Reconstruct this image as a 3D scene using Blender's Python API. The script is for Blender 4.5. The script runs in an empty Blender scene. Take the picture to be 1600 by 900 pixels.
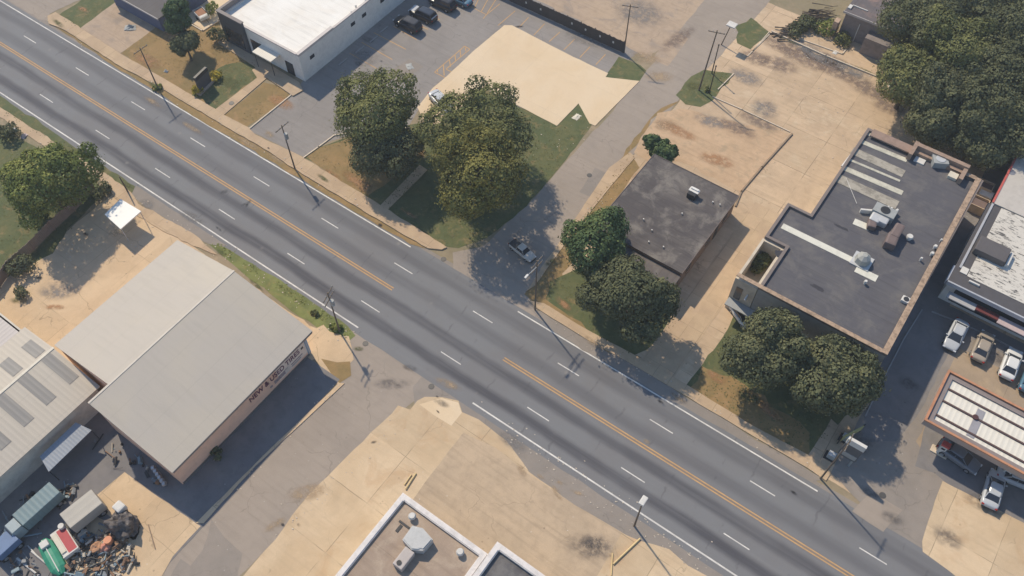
import bpy, bmesh, math, random
import numpy as np
from mathutils import Vector, Matrix, noise as mnoise
from mathutils.geometry import tessellate_polygon

scene = bpy.context.scene
COL = scene.collection
# ------------------------------------------------------------------ camera
# Road frame, metres: X runs along the main road, Y across it, Z up.
F_PX, DEP, YAW = 1338.25, math.radians(55.882), math.radians(125.517)
CAM = Vector((121.2317, -39.0092, 86.2635))
FW = Vector((math.cos(YAW)*math.cos(DEP), math.sin(YAW)*math.cos(DEP), -math.sin(DEP)))
RT = FW.cross(Vector((0, 0, 1))).normalized()
UP = RT.cross(FW)
cam = bpy.data.objects.new('camera', bpy.data.cameras.new('camera'))
COL.objects.link(cam)
cam.matrix_world = Matrix.Translation(CAM) @ Matrix((RT, UP, -FW)).transposed().to_4x4()
cam.data.sensor_width = 36.0
cam.data.lens = 36.0*F_PX/1600.0
cam.data.clip_start = 1.0
cam.data.clip_end = 6000.0
scene.camera = cam

# ------------------------------------------------------------------ light
SUN_EL, SUN_AZ = math.radians(46.8), math.radians(158.0)      # direction towards the sun in the road frame
scene.world = bpy.data.worlds.new('World')
scene.world.use_nodes = True
wn = scene.world.node_tree
sky = wn.nodes.new('ShaderNodeTexSky')
sky.sky_type = 'NISHITA'
sky.sun_disc = False
sky.sun_elevation = SUN_EL
sky.sun_rotation = math.pi/2 - SUN_AZ
sky.air_density = 1.25
sky.dust_density = 0.4
sky.ozone_density = 4.0
wn.links.new(sky.outputs[0], wn.nodes['Background'].inputs[0])
wn.nodes['Background'].inputs[1].default_value = 0.135
sl = bpy.data.lights.new('sun', 'SUN')
sl.energy = 4.2
sl.angle = math.radians(1.2)
sl.color = (1.0, 0.865, 0.665)
sun = bpy.data.objects.new('sun', sl)
COL.objects.link(sun)
sd = Vector((math.cos(SUN_AZ)*math.cos(SUN_EL), math.sin(SUN_AZ)*math.cos(SUN_EL), math.sin(SUN_EL)))
sun.rotation_euler = sd.to_track_quat('Z', 'Y').to_euler()
sun.location = (60, 0, 120)
scene.view_settings.view_transform = 'Standard'
scene.view_settings.look = 'None'
scene.view_settings.exposure = 0.1
scene.view_settings.gamma = 1.0

# thin warm-day haze between the camera and the ground
HZ = 0.00045
def at(px, py, z=0.0):
    """point of the place at height z that a survey of the photograph gives for a pixel"""
    d = FW*F_PX + RT*(px-800) - UP*(py-450)
    return CAM + d*((z-CAM.z)/d.z)

# ------------------------------------------------------------------ materials
MATS = {}
def lin(c):
    return tuple(((v/255)/12.92 if v/255 < .04045 else ((v/255+.055)/1.055)**2.4) for v in c)
class NT:
    def __init__(s, name):
        s.m = bpy.data.materials.new(name); s.m.use_nodes = True
        s.t = s.m.node_tree; s.n = s.t.nodes; s.l = s.t.links
        s.b = s.n['Principled BSDF']; s.out = s.n['Material Output']
        s.co = s.n.new('ShaderNodeTexCoord').outputs['Object']
        s.xyz = None
    def val(s, v, sock):
        if isinstance(v, (int, float)): sock.default_value = v
        elif isinstance(v, tuple): sock.default_value = v if len(v) == len(sock.default_value) else (*v, 1)
        else: s.l.new(v, sock)
    def math(s, op, a, b=0.0, c=None):
        n = s.n.new('ShaderNodeMath'); n.operation = op
        s.val(a, n.inputs[0]); s.val(b, n.inputs[1])
        if c is not None: s.val(c, n.inputs[2])
        return n.outputs[0]
    def ramp(s, v, lo, hi, a=0.0, b=1.0):
        n = s.n.new('ShaderNodeMapRange'); n.interpolation_type = 'SMOOTHSTEP'
        s.val(v, n.inputs[0]); n.inputs[1].default_value = lo; n.inputs[2].default_value = hi
        n.inputs[3].default_value = a; n.inputs[4].default_value = b
        return n.outputs[0]
    def map(s, sc=(1, 1, 1), loc=(0, 0, 0), rot=(0, 0, 0)):
        n = s.n.new('ShaderNodeMapping'); s.l.new(s.co, n.inputs[0])
        n.inputs[1].default_value = loc; n.inputs[2].default_value = rot; n.inputs[3].default_value = sc
        return n.outputs[0]
    def noise(s, sc, det=4, rough=.6, vec=None, dist=0.0):
        n = s.n.new('ShaderNodeTexNoise'); s.l.new(vec or s.co, n.inputs['Vector'])
        n.inputs['Scale'].default_value = sc; n.inputs['Detail'].default_value = det
        n.inputs['Roughness'].default_value = rough; n.inputs['Distortion'].default_value = dist
        return n.outputs[0]
    def mix(s, f, a, b, mode='MIX'):
        n = s.n.new('ShaderNodeMix'); n.data_type = 'RGBA'; n.blend_type = mode; n.clamp_factor = True
        s.val(f, n.inputs[0]); s.val(a, n.inputs[6]); s.val(b, n.inputs[7])
        return n.outputs[2]
    def sep(s):
        if s.xyz is None:
            n = s.n.new('ShaderNodeSeparateXYZ'); s.l.new(s.co, n.inputs[0]); s.xyz = n.outputs
        return s.xyz
    def attr(s, name):
        n = s.n.new('ShaderNodeAttribute'); n.attribute_name = name
        return n
    def line(s, coord, size, width, off=0.0, wob=None):
        c = coord if wob is None else s.math('ADD', coord, wob)
        f = s.math('FRACT', s.math('ADD', s.math('DIVIDE', c, size), off))
        d = s.math('MULTIPLY', s.math('ABSOLUTE', s.math('SUBTRACT', f, .5)), size)
        return s.ramp(d, width*.4, width, 1, 0)
    def done(s, col, rough=.9, bump=None, bs=.3, bd=.05, spec=.3, metal=0.0):
        s.val(col, s.b.inputs['Base Color']); s.val(rough, s.b.inputs['Roughness'])
        s.b.inputs['Metallic'].default_value = metal
        s.b.inputs['Specular IOR Level'].default_value = spec
        if bump is not None:
            n = s.n.new('ShaderNodeBump'); n.inputs['Strength'].default_value = bs; n.inputs['Distance'].default_value = bd
            s.l.new(bump, n.inputs['Height']); s.l.new(n.outputs[0], s.b.inputs['Normal'])
        return s.m

def ground(name, base, alt, big=.13, mid=.9, amt=.75, dark=.25, joints=None, cracks=None, streak=None, speck=0.0, rough=.93, third=None, fade=False):
    if name in MATS: return MATS[name]
    k = NT(name)
    n1 = k.noise(big, 5, .62, dist=.6)
    c = k.mix(k.ramp(n1, .36, .66, 0, amt), base, alt)
    n2 = k.noise(mid, 6, .65, dist=.4)
    if third:
        n3 = k.noise(big*2.3, 5, .6, vec=k.map(loc=(31, 7, 0)), dist=.8)
        c = k.mix(k.ramp(n3, .52, .7, 0, .8), c, third)
    c = k.mix(k.ramp(n2, .42, .72, 0, dark), c, tuple(v*.62 for v in base))
    c = k.mix(k.ramp(n2, .25, .42, dark*.6, 0), c, tuple(min(.85, v*1.25) for v in base))
    if streak:
        ang, amount = streak
        v = k.map(sc=(.12, 2.2, 1), rot=(0, 0, ang))
        n4 = k.noise(.9, 5, .6, vec=v)
        c = k.mix(k.ramp(n4, .46, .7, 0, amount), c, tuple(x*.6 for x in base))
    fine = k.noise(14, 3, .7)
    c = k.mix(.5, c, k.mix(fine, tuple(v*.8 for v in base), tuple(min(1, v*1.2) for v in base)), 'OVERLAY') if False else k.mix(k.ramp(fine, .3, .7, 0, .22), c, tuple(v*.7 for v in base))
    if cracks:
        sc, amount = cracks
        v = k.n.new('ShaderNodeVectorMath'); v.operation = 'ADD'
        nn = k.n.new('ShaderNodeTexNoise'); k.l.new(k.co, nn.inputs['Vector']); nn.inputs['Scale'].default_value = .7
        vs = k.n.new('ShaderNodeVectorMath'); vs.operation = 'SCALE'; k.l.new(nn.outputs[1], vs.inputs[0]); vs.inputs[3].default_value = 1.6
        k.l.new(k.co, v.inputs[0]); k.l.new(vs.outputs[0], v.inputs[1])
        vo = k.n.new('ShaderNodeTexVoronoi'); vo.feature = 'DISTANCE_TO_EDGE'; vo.inputs['Scale'].default_value = sc
        k.l.new(v.outputs[0], vo.inputs['Vector'])
        e = k.ramp(vo.outputs[0], .003*sc/.25, .014*sc/.25, 1, 0)
        e = k.math('MULTIPLY', e, k.ramp(k.noise(.21, 3, .5, vec=k.map(loc=(9, 3, 0))), .46, .6))
        c = k.mix(k.math('MULTIPLY', e, amount*.7), c, tuple(x*.36 for x in base))
    if joints:
        sz, w, amount = joints
        wob = k.math('MULTIPLY', k.noise(.6, 2), .12)
        cx = k.math('FLOOR', k.math('ADD', k.math('DIVIDE', k.sep()[0], sz), .5)); cy = k.math('FLOOR', k.math('ADD', k.math('DIVIDE', k.sep()[1], sz*1.15), .5))
        wnz = k.n.new('ShaderNodeTexWhiteNoise'); wnz.noise_dimensions = '2D'; cb = k.n.new('ShaderNodeCombineXYZ'); k.l.new(cx, cb.inputs[0]); k.l.new(cy, cb.inputs[1]); k.l.new(cb.outputs[0], wnz.inputs['Vector'])
        c = k.mix(k.ramp(wnz.outputs[0], .45, 1, 0, .3*amount), c, tuple(x*.66 for x in base)); c = k.mix(k.ramp(wnz.outputs[0], 0, .3, .3*amount, 0), c, tuple(min(.8, x*1.18) for x in base))
        e = k.math('MAXIMUM', k.line(k.sep()[0], sz, w, wob=wob), k.line(k.sep()[1], sz*1.15, w, wob=wob))
        e = k.math('MULTIPLY', e, k.ramp(k.noise(.3, 3, .5, vec=k.map(loc=(4, 13, 0))), .38, .6, .1, 1))
        c = k.mix(k.math('MULTIPLY', e, amount), c, tuple(x*.42 for x in base))
    if speck:
        vo = k.n.new('ShaderNodeTexVoronoi'); vo.inputs['Scale'].default_value = .75; k.l.new(k.co, vo.inputs['Vector'])
        e = k.math('MULTIPLY', k.ramp(vo.outputs[0], .05, .11, 1, 0), k.ramp(k.noise(.4, 2), .5, .55))
        c = k.mix(k.math('MULTIPLY', e, speck), c, tuple(x*.35 for x in base))
        vo2 = k.n.new('ShaderNodeTexVoronoi'); vo2.inputs['Scale'].default_value = 1.3; k.l.new(k.map(loc=(3, 5, 0)), vo2.inputs['Vector'])
        e2 = k.math('MULTIPLY', k.ramp(vo2.outputs[0], .04, .09, 1, 0), k.ramp(k.noise(.5, 2, vec=k.map(loc=(8, 1, 0))), .54, .58))
        c = k.mix(k.math('MULTIPLY', e2, speck), c, (.72, .7, .64, 1))
    m = k.done(c, rough, bump=k.math('ADD', fine, n2), bs=.35, bd=.03)
    if fade:
        a = k.attr('fade').outputs['Fac']
        nz = k.noise(1.1, 6, .7)
        al = k.math('MULTIPLY', k.ramp(a, 0, .75), k.ramp(nz, .34, .62, .12, 1))
        al = k.math('MULTIPLY', al, fade)
        k.val(al, k.b.inputs['Alpha'])
    MATS[name] = m
    return m

def plain(name, c, rough=.6, spec=.4, metal=0.0, var=.25, sc=1.2, bs=.1, dirt=.3):
    if name in MATS: return MATS[name]
    k = NT(name)
    n = k.noise(sc, 5, .65, dist=.5)
    col = k.mix(k.ramp(n, .4, .7, 0, dirt), c, tuple(v*(1-var*1.6) for v in c))
    col = k.mix(k.ramp(k.noise(sc*9, 3), .3, .75, 0, var*.5), col, tuple(v*.75 for v in c))
    MATS[name] = k.done(col, rough, bump=n, bs=bs, bd=.02, spec=spec, metal=metal)
    return MATS[name]

def ribbed(name, c, axis, size, c2=None, big=.2, dirt=.5, depth=.25, rough=.55, metal=.0, seam=None, mott=None):
    """sheet roofing: fine ribs across 'axis', weathering blotches"""
    if name in MATS: return MATS[name]
    k = NT(name)
    x = k.sep()[axis]
    rib = k.math('SINE', k.math('MULTIPLY', x, 2*math.pi/size))
    n = k.noise(big, 5, .6, dist=.4)
    col = k.mix(k.ramp(n, .38, .68, 0, dirt), c, c2 or tuple(v*.8 for v in c))
    sc = [1.6, 1.6, 1]; sc[1-axis] = .09
    st = k.noise(1.0, 5, .6, vec=k.map(sc=tuple(sc)))
    col = k.mix(k.ramp(st, .45, .75, 0, .22), col, tuple(v*.72 for v in c))
    col = k.mix(k.ramp(rib, .2, 1, 0, depth), col, tuple(v*.7 for v in c))
    if seam:
        e = k.line(k.sep()[1-axis], seam, .05)
        col = k.mix(k.math('MULTIPLY', e, .2), col, tuple(v*.6 for v in c))
    if mott:
        sc = [1, 1, 1]; sc[axis] = 1.0; sc[1-axis] = .35
        sc2 = tuple(v for v in (mott[1][0], mott[1][1], 1))
        mm = k.noise(1.0, 6, .75, vec=k.map(sc=sc2), dist=.4)
        col = k.mix(k.ramp(mm, mott[2], mott[2]+.05), col, mott[0])
    MATS[name] = k.done(col, rough, bump=rib, bs=min(.25, depth*1.2), bd=.03, metal=metal)
    return MATS[name]

def flat_roof(name, c, c2, axis=0, size=1.0, patches=.5, light=None):
    if name in MATS: return MATS[name]
    k = NT(name)
    n = k.noise(.22, 5, .62, dist=.7)
    col = k.mix(k.ramp(n, .42, .7, 0, patches), c, c2)
    sc = [2.0, 2.0, 1]; sc[1-axis] = .16
    st = k.noise(1.0, 5, .62, vec=k.map(sc=tuple(sc)))
    col = k.mix(k.ramp(st, .46, .72, 0, .45), col, tuple(v*.68 for v in c))
    e = k.line(k.sep()[axis], size, .05, wob=k.math('MULTIPLY', k.noise(.5, 2), .15))
    col = k.mix(k.math('MULTIPLY', e, .4), col, tuple(v*.55 for v in c))
    if light:
        n3 = k.noise(.33, 6, .7, vec=k.map(loc=(17, 5, 0)), dist=.35)
        col = k.mix(k.ramp(n3, .46, .66, 0, .72), col, light)
    f = k.noise(10, 3, .7)
    col = k.mix(k.ramp(f, .3, .75, 0, .2), col, tuple(v*.6 for v in c))
    MATS[name] = k.done(col, .85, bump=f, bs=.3, bd=.02)
    return MATS[name]

def foliage(name, c, c2, c3):
    if name in MATS: return MATS[name]
    k = NT(name)
    a = k.attr('tint').outputs['Fac']
    col = k.mix(k.ramp(a, .1, .6), c, c2)
    col = k.mix(k.ramp(a, .7, 1.0, 0, .9), col, c3)
    MATS[name] = k.done(col, .8, spec=.06)
    k.b.inputs['Subsurface Weight'].default_value = 0.0
    tr = k.n.new('ShaderNodeBsdfTranslucent'); k.l.new(col, tr.inputs[0])
    ms = k.n.new('ShaderNodeMixShader'); ms.inputs[0].default_value = .18
    k.l.new(k.b.outputs[0], ms.inputs[1]); k.l.new(tr.outputs[0], ms.inputs[2]); k.l.new(ms.outputs[0], k.out.inputs[0])
    return k.m

# ------------------------------------------------------------------ objects
class Thing:
    def __init__(s, name, label, cat, loc, group=None, rot=0.0):
        s.o = bpy.data.objects.new(name, None); COL.objects.link(s.o)
        s.o.empty_display_size = .3
        s.L = Vector(loc) if len(loc) == 3 else Vector((loc[0], loc[1], gz(loc[0], loc[1])))
        s.o.location = s.L; s.o.rotation_euler = (0, 0, rot)
        s.o['label'] = label; s.o['category'] = cat
        if group: s.o['group'] = group
def obj(name, bm, m, parent=None, shift=None, smooth=False):
    me = bpy.data.meshes.new(name)
    if isinstance(bm, bmesh.types.BMesh):
        if shift is not None: bmesh.ops.translate(bm, verts=bm.verts, vec=-shift)
        if not smooth or smooth == 'n': bmesh.ops.recalc_face_normals(bm, faces=bm.faces)
        bm.to_mesh(me); bm.free()
    o = bpy.data.objects.new(name, me); COL.objects.link(o)
    if m: me.materials.append(m)
    if smooth: me.shade_smooth()
    if parent is not None: o.parent = parent
    return o
def part(t, name, bm, m, world=True, smooth=False, parent=None):
    return obj(name, bm, m, parent or t.o, t.L if world else None, smooth)
def tag(o, label, cat, group=None):
    o['label'] = label; o['category'] = cat
    if group: o['group'] = group
    return o
def parts(t, name, boxes, m, **kw):
    for b in boxes: part(t, name, bxs(b), m, **kw)
def solo(name, bm, m, label, cat, loc, group=None, smooth=False, rot=0, local=False):
    L = Vector(loc) if len(loc) == 3 else Vector((loc[0], loc[1], gz(loc[0], loc[1])))
    o = obj(name, bm, m, None, None if local else L, smooth)
    o.location = L; o.rotation_euler = (0, 0, rot)
    return tag(o, label, cat, group)

def box(bm, x0, x1, y0, y1, z0, z1):
    v = [bm.verts.new((x, y, z)) for z in (z0, z1) for x, y in ((x0, y0), (x1, y0), (x1, y1), (x0, y1))]
    for f in ((3, 2, 1, 0), (4, 5, 6, 7), (0, 1, 5, 4), (1, 2, 6, 5), (2, 3, 7, 6), (3, 0, 4, 7)):
        bm.faces.new([v[i] for i in f])
    return v
def bxs(*args, bevel=0.0):
    bm = bmesh.new()
    for a in args: box(bm, *a)
    if bevel: bmesh.ops.bevel(bm, geom=list(bm.edges), offset=bevel, segments=2, affect='EDGES', profile=.6)
    return bm
def tube(bm, p0, p1, r0, r1, n=8, cap=True):
    p0, p1 = Vector(p0), Vector(p1); d = (p1-p0).normalized()
    a = d.orthogonal().normalized(); b = d.cross(a)
    A = [bm.verts.new(p0+(a*math.cos(t)+b*math.sin(t))*r0) for t in (2*math.pi*i/n for i in range(n))]
    B = [bm.verts.new(p1+(a*math.cos(t)+b*math.sin(t))*r1) for t in (2*math.pi*i/n for i in range(n))]
    for i in range(n): bm.faces.new((A[i], A[(i+1) % n], B[(i+1) % n], B[i]))
    if cap: bm.faces.new(A[::-1]); bm.faces.new(B)
def tb(*args, n=8):
    bm = bmesh.new()
    for a in args: tube(bm, *a, n=n)
    return bm
def prism(bm, pts, z0, z1):
    """closed prism over a plan outline (Vector xy or xyz)"""
    P = [Vector((p[0], p[1], 0)) for p in pts]
    lo = [bm.verts.new((p.x, p.y, z0)) for p in P]; hi = [bm.verts.new((p.x, p.y, z1)) for p in P]
    for t in tessellate_polygon([P]):
        try:
            bm.faces.new([hi[i] for i in t]); bm.faces.new([lo[i] for i in reversed(t)])
        except ValueError: pass
    for i in range(len(P)):
        j = (i+1) % len(P); bm.faces.new((lo[i], lo[j], hi[j], hi[i]))

# ground sheets, each a few mm above the one below; gz() = top of the ground at a point
SHEETS = []; LV = [0]
def pip(x, y, P):
    c = False; j = len(P)-1
    for i in range(len(P)):
        if (P[i][1] > y) != (P[j][1] > y) and x < (P[j][0]-P[i][0])*(y-P[i][1])/(P[j][1]-P[i][1])+P[i][0]: c = not c
        j = i
    return c
def gz(x, y):
    z = 0.0
    for P, h in SHEETS:
        if h > z and pip(x, y, P): z = h
    return z
def rough_edge(P, step, amp, seed):
    out = []
    for i in range(len(P)):
        a, b = P[i], P[(i+1) % len(P)]; n = max(1, int((b-a).length/step))
        for k in range(n):
            q = a.lerp(b, k/n)
            if amp:
                o = Vector((mnoise.noise(Vector((q.x*.9, q.y*.9, seed*7.1)))+.6*mnoise.noise(Vector((q.x*2.7, q.y*2.7, seed*3.3))),
                            mnoise.noise(Vector((q.x*.9+40, q.y*.9, seed*7.1)))+.6*mnoise.noise(Vector((q.x*2.7+40, q.y*2.7, seed))), 0))
                q = q+o*amp
            out.append(q)
    return out
DEFER = []
def seg_x(a, b, c, d):
    o = lambda p, q, r: (q[0]-p[0])*(r[1]-p[1])-(q[1]-p[1])*(r[0]-p[0])
    return o(a, b, c)*o(a, b, d) < 0 and o(c, d, a)*o(c, d, b) < 0
def overlap(P, Q):
    if max(p[0] for p in P) < min(q[0] for q in Q) or max(q[0] for q in Q) < min(p[0] for p in P) or max(p[1] for p in P) < min(q[1] for q in Q) or max(q[1] for q in Q) < min(p[1] for p in P): return False
    if any(pip(p[0], p[1], Q) for p in P) or any(pip(q[0], q[1], P) for q in Q): return True
    x0, x1 = min(q[0] for q in Q), max(q[0] for q in Q); y0, y1 = min(q[1] for q in Q), max(q[1] for q in Q)
    E = [(P[i], P[(i+1) % len(P)]) for i in range(len(P))]
    E = [(a, b) for a, b in E if max(a[0], b[0]) >= x0 and min(a[0], b[0]) <= x1 and max(a[1], b[1]) >= y0 and min(a[1], b[1]) <= y1]
    return any(seg_x(a, b, Q[j], Q[(j+1) % len(Q)]) for a, b in E for j in range(len(Q)))
def flush_sheets():
    L = list(DEFER); DEFER.clear()
    for a in L: sheet(*a, now=True)
def sheet(name, pts, m, amp=.0, step=1.2, world=False, thick=0.0, now=False):
    if thick and not now:
        DEFER.append((name, pts, m, amp, step, world, thick)); return None
    LV[0] += 1
    P = [Vector((p[0], p[1], 0)) for p in pts] if world else [at(*p) for p in pts]
    for p in P: p.z = 0
    P = rough_edge(P, step, amp, LV[0]) if amp else P
    T2 = [(p.x, p.y) for p in P]
    base = max([h for Q, h in SHEETS if overlap(T2, Q)], default=-.004)
    z = base+.004+thick
    bm = bmesh.new()
    top = [bm.verts.new((p.x, p.y, z)) for p in P]
    nrm = sum((P[i].x*P[(i+1) % len(P)].y-P[(i+1) % len(P)].x*P[i].y) for i in range(len(P)))
    for t in tessellate_polygon([P]):
        v = [top[i] for i in t]
        try: f = bm.faces.new(v)
        except ValueError: continue
        f.normal_update()
        if f.normal.z < 0: f.normal_flip()
    if thick:
        lo = [bm.verts.new((p.x, p.y, -.03)) for p in P]
        for i in range(len(P)):
            j = (i+1) % len(P)
            bm.faces.new((lo[i], lo[j], top[j], top[i]) if nrm > 0 else (top[i], top[j], lo[j], lo[i]))
    SHEETS.append(([(p.x, p.y) for p in P], z))
    me = bpy.data.meshes.new(name); bm.to_mesh(me); bm.free(); me.materials.append(m)
    o = bpy.data.objects.new(name, me); COL.objects.link(o); o['kind'] = 'structure'
    return o
def R(x0, x1, y0, y1): return [(x0, y0), (x1, y0), (x1, y1), (x0, y1)]
SC = [0]
def stains(name, m, spots):
    """soft-edged blotches on the ground: (px, py, rx, ry, angle)"""
    bm = bmesh.new(); lay = bm.verts.layers.float.new('fade')
    for i, (px, py, rx, ry, an) in enumerate(spots):
        c = at(px, py); SC[0] += 1; z = gz(c.x, c.y)+.003+.0005*SC[0]
        cv = bm.verts.new((c.x, c.y, z)); cv[lay] = 1.0; rings = []
        n = 26
        for k in range(1, 6):
            rr = []
            for j in range(n):
                t = 2*math.pi*j/n; x = rx*math.cos(t)*k/5; y = ry*math.sin(t)*k/5
                v = bm.verts.new((c.x+x*math.cos(an)-y*math.sin(an), c.y+x*math.sin(an)+y*math.cos(an), z)); v[lay] = 1.0-k/5
                rr.append(v)
            rings.append(rr)
        for j in range(n): bm.faces.new((cv, rings[0][j], rings[0][(j+1) % n]))
        for k in range(4):
            for j in range(n): bm.faces.new((rings[k][j], rings[k+1][j], rings[k+1][(j+1) % n], rings[k][(j+1) % n]))
    me = bpy.data.meshes.new(name); bm.to_mesh(me); bm.free(); me.materials.append(m)
    o = bpy.data.objects.new(name, me); COL.objects.link(o); o['kind'] = 'structure'
    return o
def strip(bm, a, b, w, z):
    """painted line between two ground points"""
    a, b = Vector((a[0], a[1], 0)), Vector((b[0], b[1], 0)); d = (b-a).normalized(); n = Vector((-d.y, d.x, 0))*w/2
    bm.faces.new([bm.verts.new((p.x, p.y, z)) for p in (a-n, b-n, b+n, a+n)])
# ------------------------------------------------------------------ ground materials
g_dirt = ground('dry_ground', (.30, .24, .16), (.20, .18, .105), third=(.40, .30, .20), dark=.4)
g_asph = ground('lot_asphalt', (.285, .26, .24), (.235, .215, .20), dark=.22, cracks=(.22, .5), streak=(.1, .3))
g_street = ground('street_asphalt', (.345, .29, .24), (.295, .25, .21), dark=.18, cracks=(.16, .45), streak=(math.pi/2, .25), speck=.3)
g_apron = ground('apron_asphalt', (.29, .25, .215), (.235, .21, .185), dark=.25, cracks=(.25, .4), speck=.3)
g_brown = ground('old_asphalt', (.42, .32, .235), (.48, .36, .25), dark=.35, cracks=(.15, .5), third=(.28, .235, .20), streak=(.3, .3))
g_yard = ground('yard_asphalt_and_shade', (.19, .18, .18), (.25, .23, .215), dark=.35, speck=.5)  # real yard asphalt; also the dark tone painting shade at alley and forecourt
g_conc = ground('old_concrete', (.58, .43, .285), (.46, .34, .23), dark=.42, joints=(6.2, .055, .95), cracks=(.13, .7), streak=(.95, .38), third=(.62, .49, .34), speck=.5)
g_lotc = ground('pale_concrete', (.62, .475, .315), (.50, .365, .225), dark=.24, joints=(5.5, .05, .85), cracks=(.1, .6), streak=(.9, .25), third=(.50, .34, .20), speck=.35)
g_slab = ground('slab_concrete', (.70, .56, .39), (.65, .49, .31), big=.1, dark=.1, amt=.8, joints=(7.0, .04, .22), speck=.15)
g_walk = ground('walk_concrete', (.52, .385, .25), (.43, .31, .21), big=.3, dark=.28, joints=(1.9, .04, .6))
g_rect = ground('worn_concrete', (.45, .345, .24), (.54, .41, .28), dark=.34, cracks=(.2, .5), streak=(1.0, .35), speck=.6)
g_dirt2 = ground('red_dirt', (.55, .385, .245), (.46, .32, .20), big=.3, dark=.35, third=(.38, .29, .19), streak=(.8, .4))
g_yardc = ground('sandy_concrete', (.62, .465, .30), (.52, .375, .235), dark=.3, cracks=(.18, .8), joints=(5.0, .05, .5), speck=.5)
g_grass = ground('green_grass', (.095, .115, .05), (.15, .145, .062), big=.3, mid=1.6, dark=.42, third=(.26, .19, .09))
g_lush = ground('lush_grass', (.20, .22, .075), (.11, .13, .05), big=.4, mid=1.8, dark=.4, third=(.24, .20, .08))
g_dry = ground('dry_grass', (.30, .20, .09), (.20, .155, .068), big=.3, mid=1.6, dark=.38, third=(.36, .23, .115))
g_gasc = ground('gas_concrete', (.38, .29, .20), (.30, .235, .175), dark=.3, joints=(4.2, .045, .5), third=(.45, .34, .22), speck=.3)

# main road asphalt: wheel paths, oil bands, sealed cracks
k = NT('road_asphalt')
base = (.185, .187, .193)
X, Y, _ = k.sep()
col = k.mix(k.ramp(k.noise(.12, 5, .6, dist=.4), .4, .66, 0, .75), base, (.175, .17, .172))
wob = k.math('MULTIPLY', k.math('SUBTRACT', k.noise(.08, 4, .6), .5), 1.3)
stw = k.noise(1.0, 5, .6, vec=k.map(sc=(.05, 1.6, 1)))
for yc, w, amt, wx in ((-4.75, .68, .92, 1), (-1.62, .66, .8, 1), (1.6, .75, .42, 1), (4.75, .75, .48, 1), (5.9, .35, .25, 1)):
    d = k.math('ABSOLUTE', k.math('ADD', k.math('SUBTRACT', Y, yc), wob))
    e = k.math('MULTIPLY', k.ramp(d, w*.35, w*1.5, 1, 0), k.ramp(k.math('ADD', stw, k.math('MULTIPLY', k.noise(.07, 3, .6, vec=k.map(loc=(yc*9, 3, 0))), .6)), .5, .95, .5, 1))
    col = k.mix(k.math('MULTIPLY', e, amt), col, (.058, .057, .068))
col = k.mix(k.ramp(stw, .55, .8, 0, .3), col, (.25, .24, .23))
# transverse sealed cracks
cw = k.math('ADD', X, k.math('MULTIPLY', k.math('SUBTRACT', k.noise(.35, 3, .6), .5), 1.6))
vo = k.n.new('ShaderNodeTexVoronoi'); vo.voronoi_dimensions = '1D'; vo.feature = 'DISTANCE_TO_EDGE'; vo.inputs['Scale'].default_value = .27
k.l.new(cw, vo.inputs['W'])
e = k.math('MULTIPLY', k.ramp(vo.outputs[0], .008, .04, 1, 0), k.ramp(k.noise(.42, 4, .65, vec=k.map(loc=(5, 9, 0))), .5, .62))
col = k.mix(k.math('MULTIPLY', e, .42), col, (.07, .068, .075))
vo = k.n.new('ShaderNodeTexVoronoi'); vo.inputs['Scale'].default_value = .33; k.l.new(k.co, vo.inputs['Vector'])
e = k.math('MULTIPLY', k.ramp(vo.outputs[0], .02, .13, 1, 0), k.ramp(k.noise(.3, 2, vec=k.map(loc=(2, 2, 0))), .5, .56))
col = k.mix(k.math('MULTIPLY', e, .5), col, (.27, .25, .23))
col = k.mix(k.ramp(k.noise(.55, 6, .7, vec=k.map(loc=(20, 0, 0))), .58, .76, 0, .4), col, (.135, .13, .135))
fn = k.noise(16, 3, .7)
col = k.mix(k.ramp(fn, .3, .75, 0, .25), col, (.13, .127, .13))
g_road = k.done(col, .82, bump=fn, bs=.3, bd=.02)

# ------------------------------------------------------------------ ground
g = sheet('ground', R(-1500, 1700, -1400, 1900), g_dirt, world=True)
# wide yards first
sheet('yard', R(88, 150, 8, 76), g_conc, world=True, amp=.3)
sheet('yard', R(36, 74.5, -31.5, -9.6), g_yardc, world=True, amp=.3)
sheet('parking_lot', [(388, 203), (455, 150), (472, 128), (560, 30), (600, -60), (790, -90), (1000, 80), (960, 110), (760, 200), (655, 170), (640, 195), (560, 207), (500, 226), (475, 246)], g_asph, amp=.12)
sheet('yard', [(820, -10), (860, -60), (1180, -60), (1100, 20), (1012, 92), (975, 70)], g_brown, amp=.4)
sheet('road', R(-220, 420, -8.4, 7.3), g_apron, world=True, amp=.25, step=2.0)
# north-east side street and the apron where it meets the road
sheet('side_street', [(80.9, 5), (78.2, 8.6), (80.6, 11.5), (81.3, 20), (81.3, 39), (81.1, 49), (80.1, 71), (79.5, 170), (87.5, 170), (88.6, 70), (87.8, 50), (88.1, 40), (87.9, 24), (88.4, 13), (91.2, 8.6), (92.5, 5)], g_street, world=True, amp=.22)
# south-west side street
sheet('side_street', [(88.5, -6), (87.3, -10), (86.1, -15), (86.0, -25), (85.4, -35), (85, -90), (77.5, -90), (78.1, -33.5), (78.9, -14), (77.6, -11.5), (74.6, -8.4), (72, -6)], g_street, world=True, amp=.16)
sheet('asphalt_patch', [(330, 812), (350, 838), (378, 865), (372, 900), (300, 965), (250, 930), (283, 872), (298, 884), (318, 862)], g_apron, amp=.2)
# main road carriageway
sheet('road', [(86, -6), (86, -9.0), (88, -11), (108, -11.2), (130, -10.5), (190, -10), (190, -6)], g_apron, world=True, amp=.25)
main_road = sheet('main_road', R(-220, 420, -7.3, 6.75), g_road, world=True, amp=.1, step=2.5)

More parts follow.
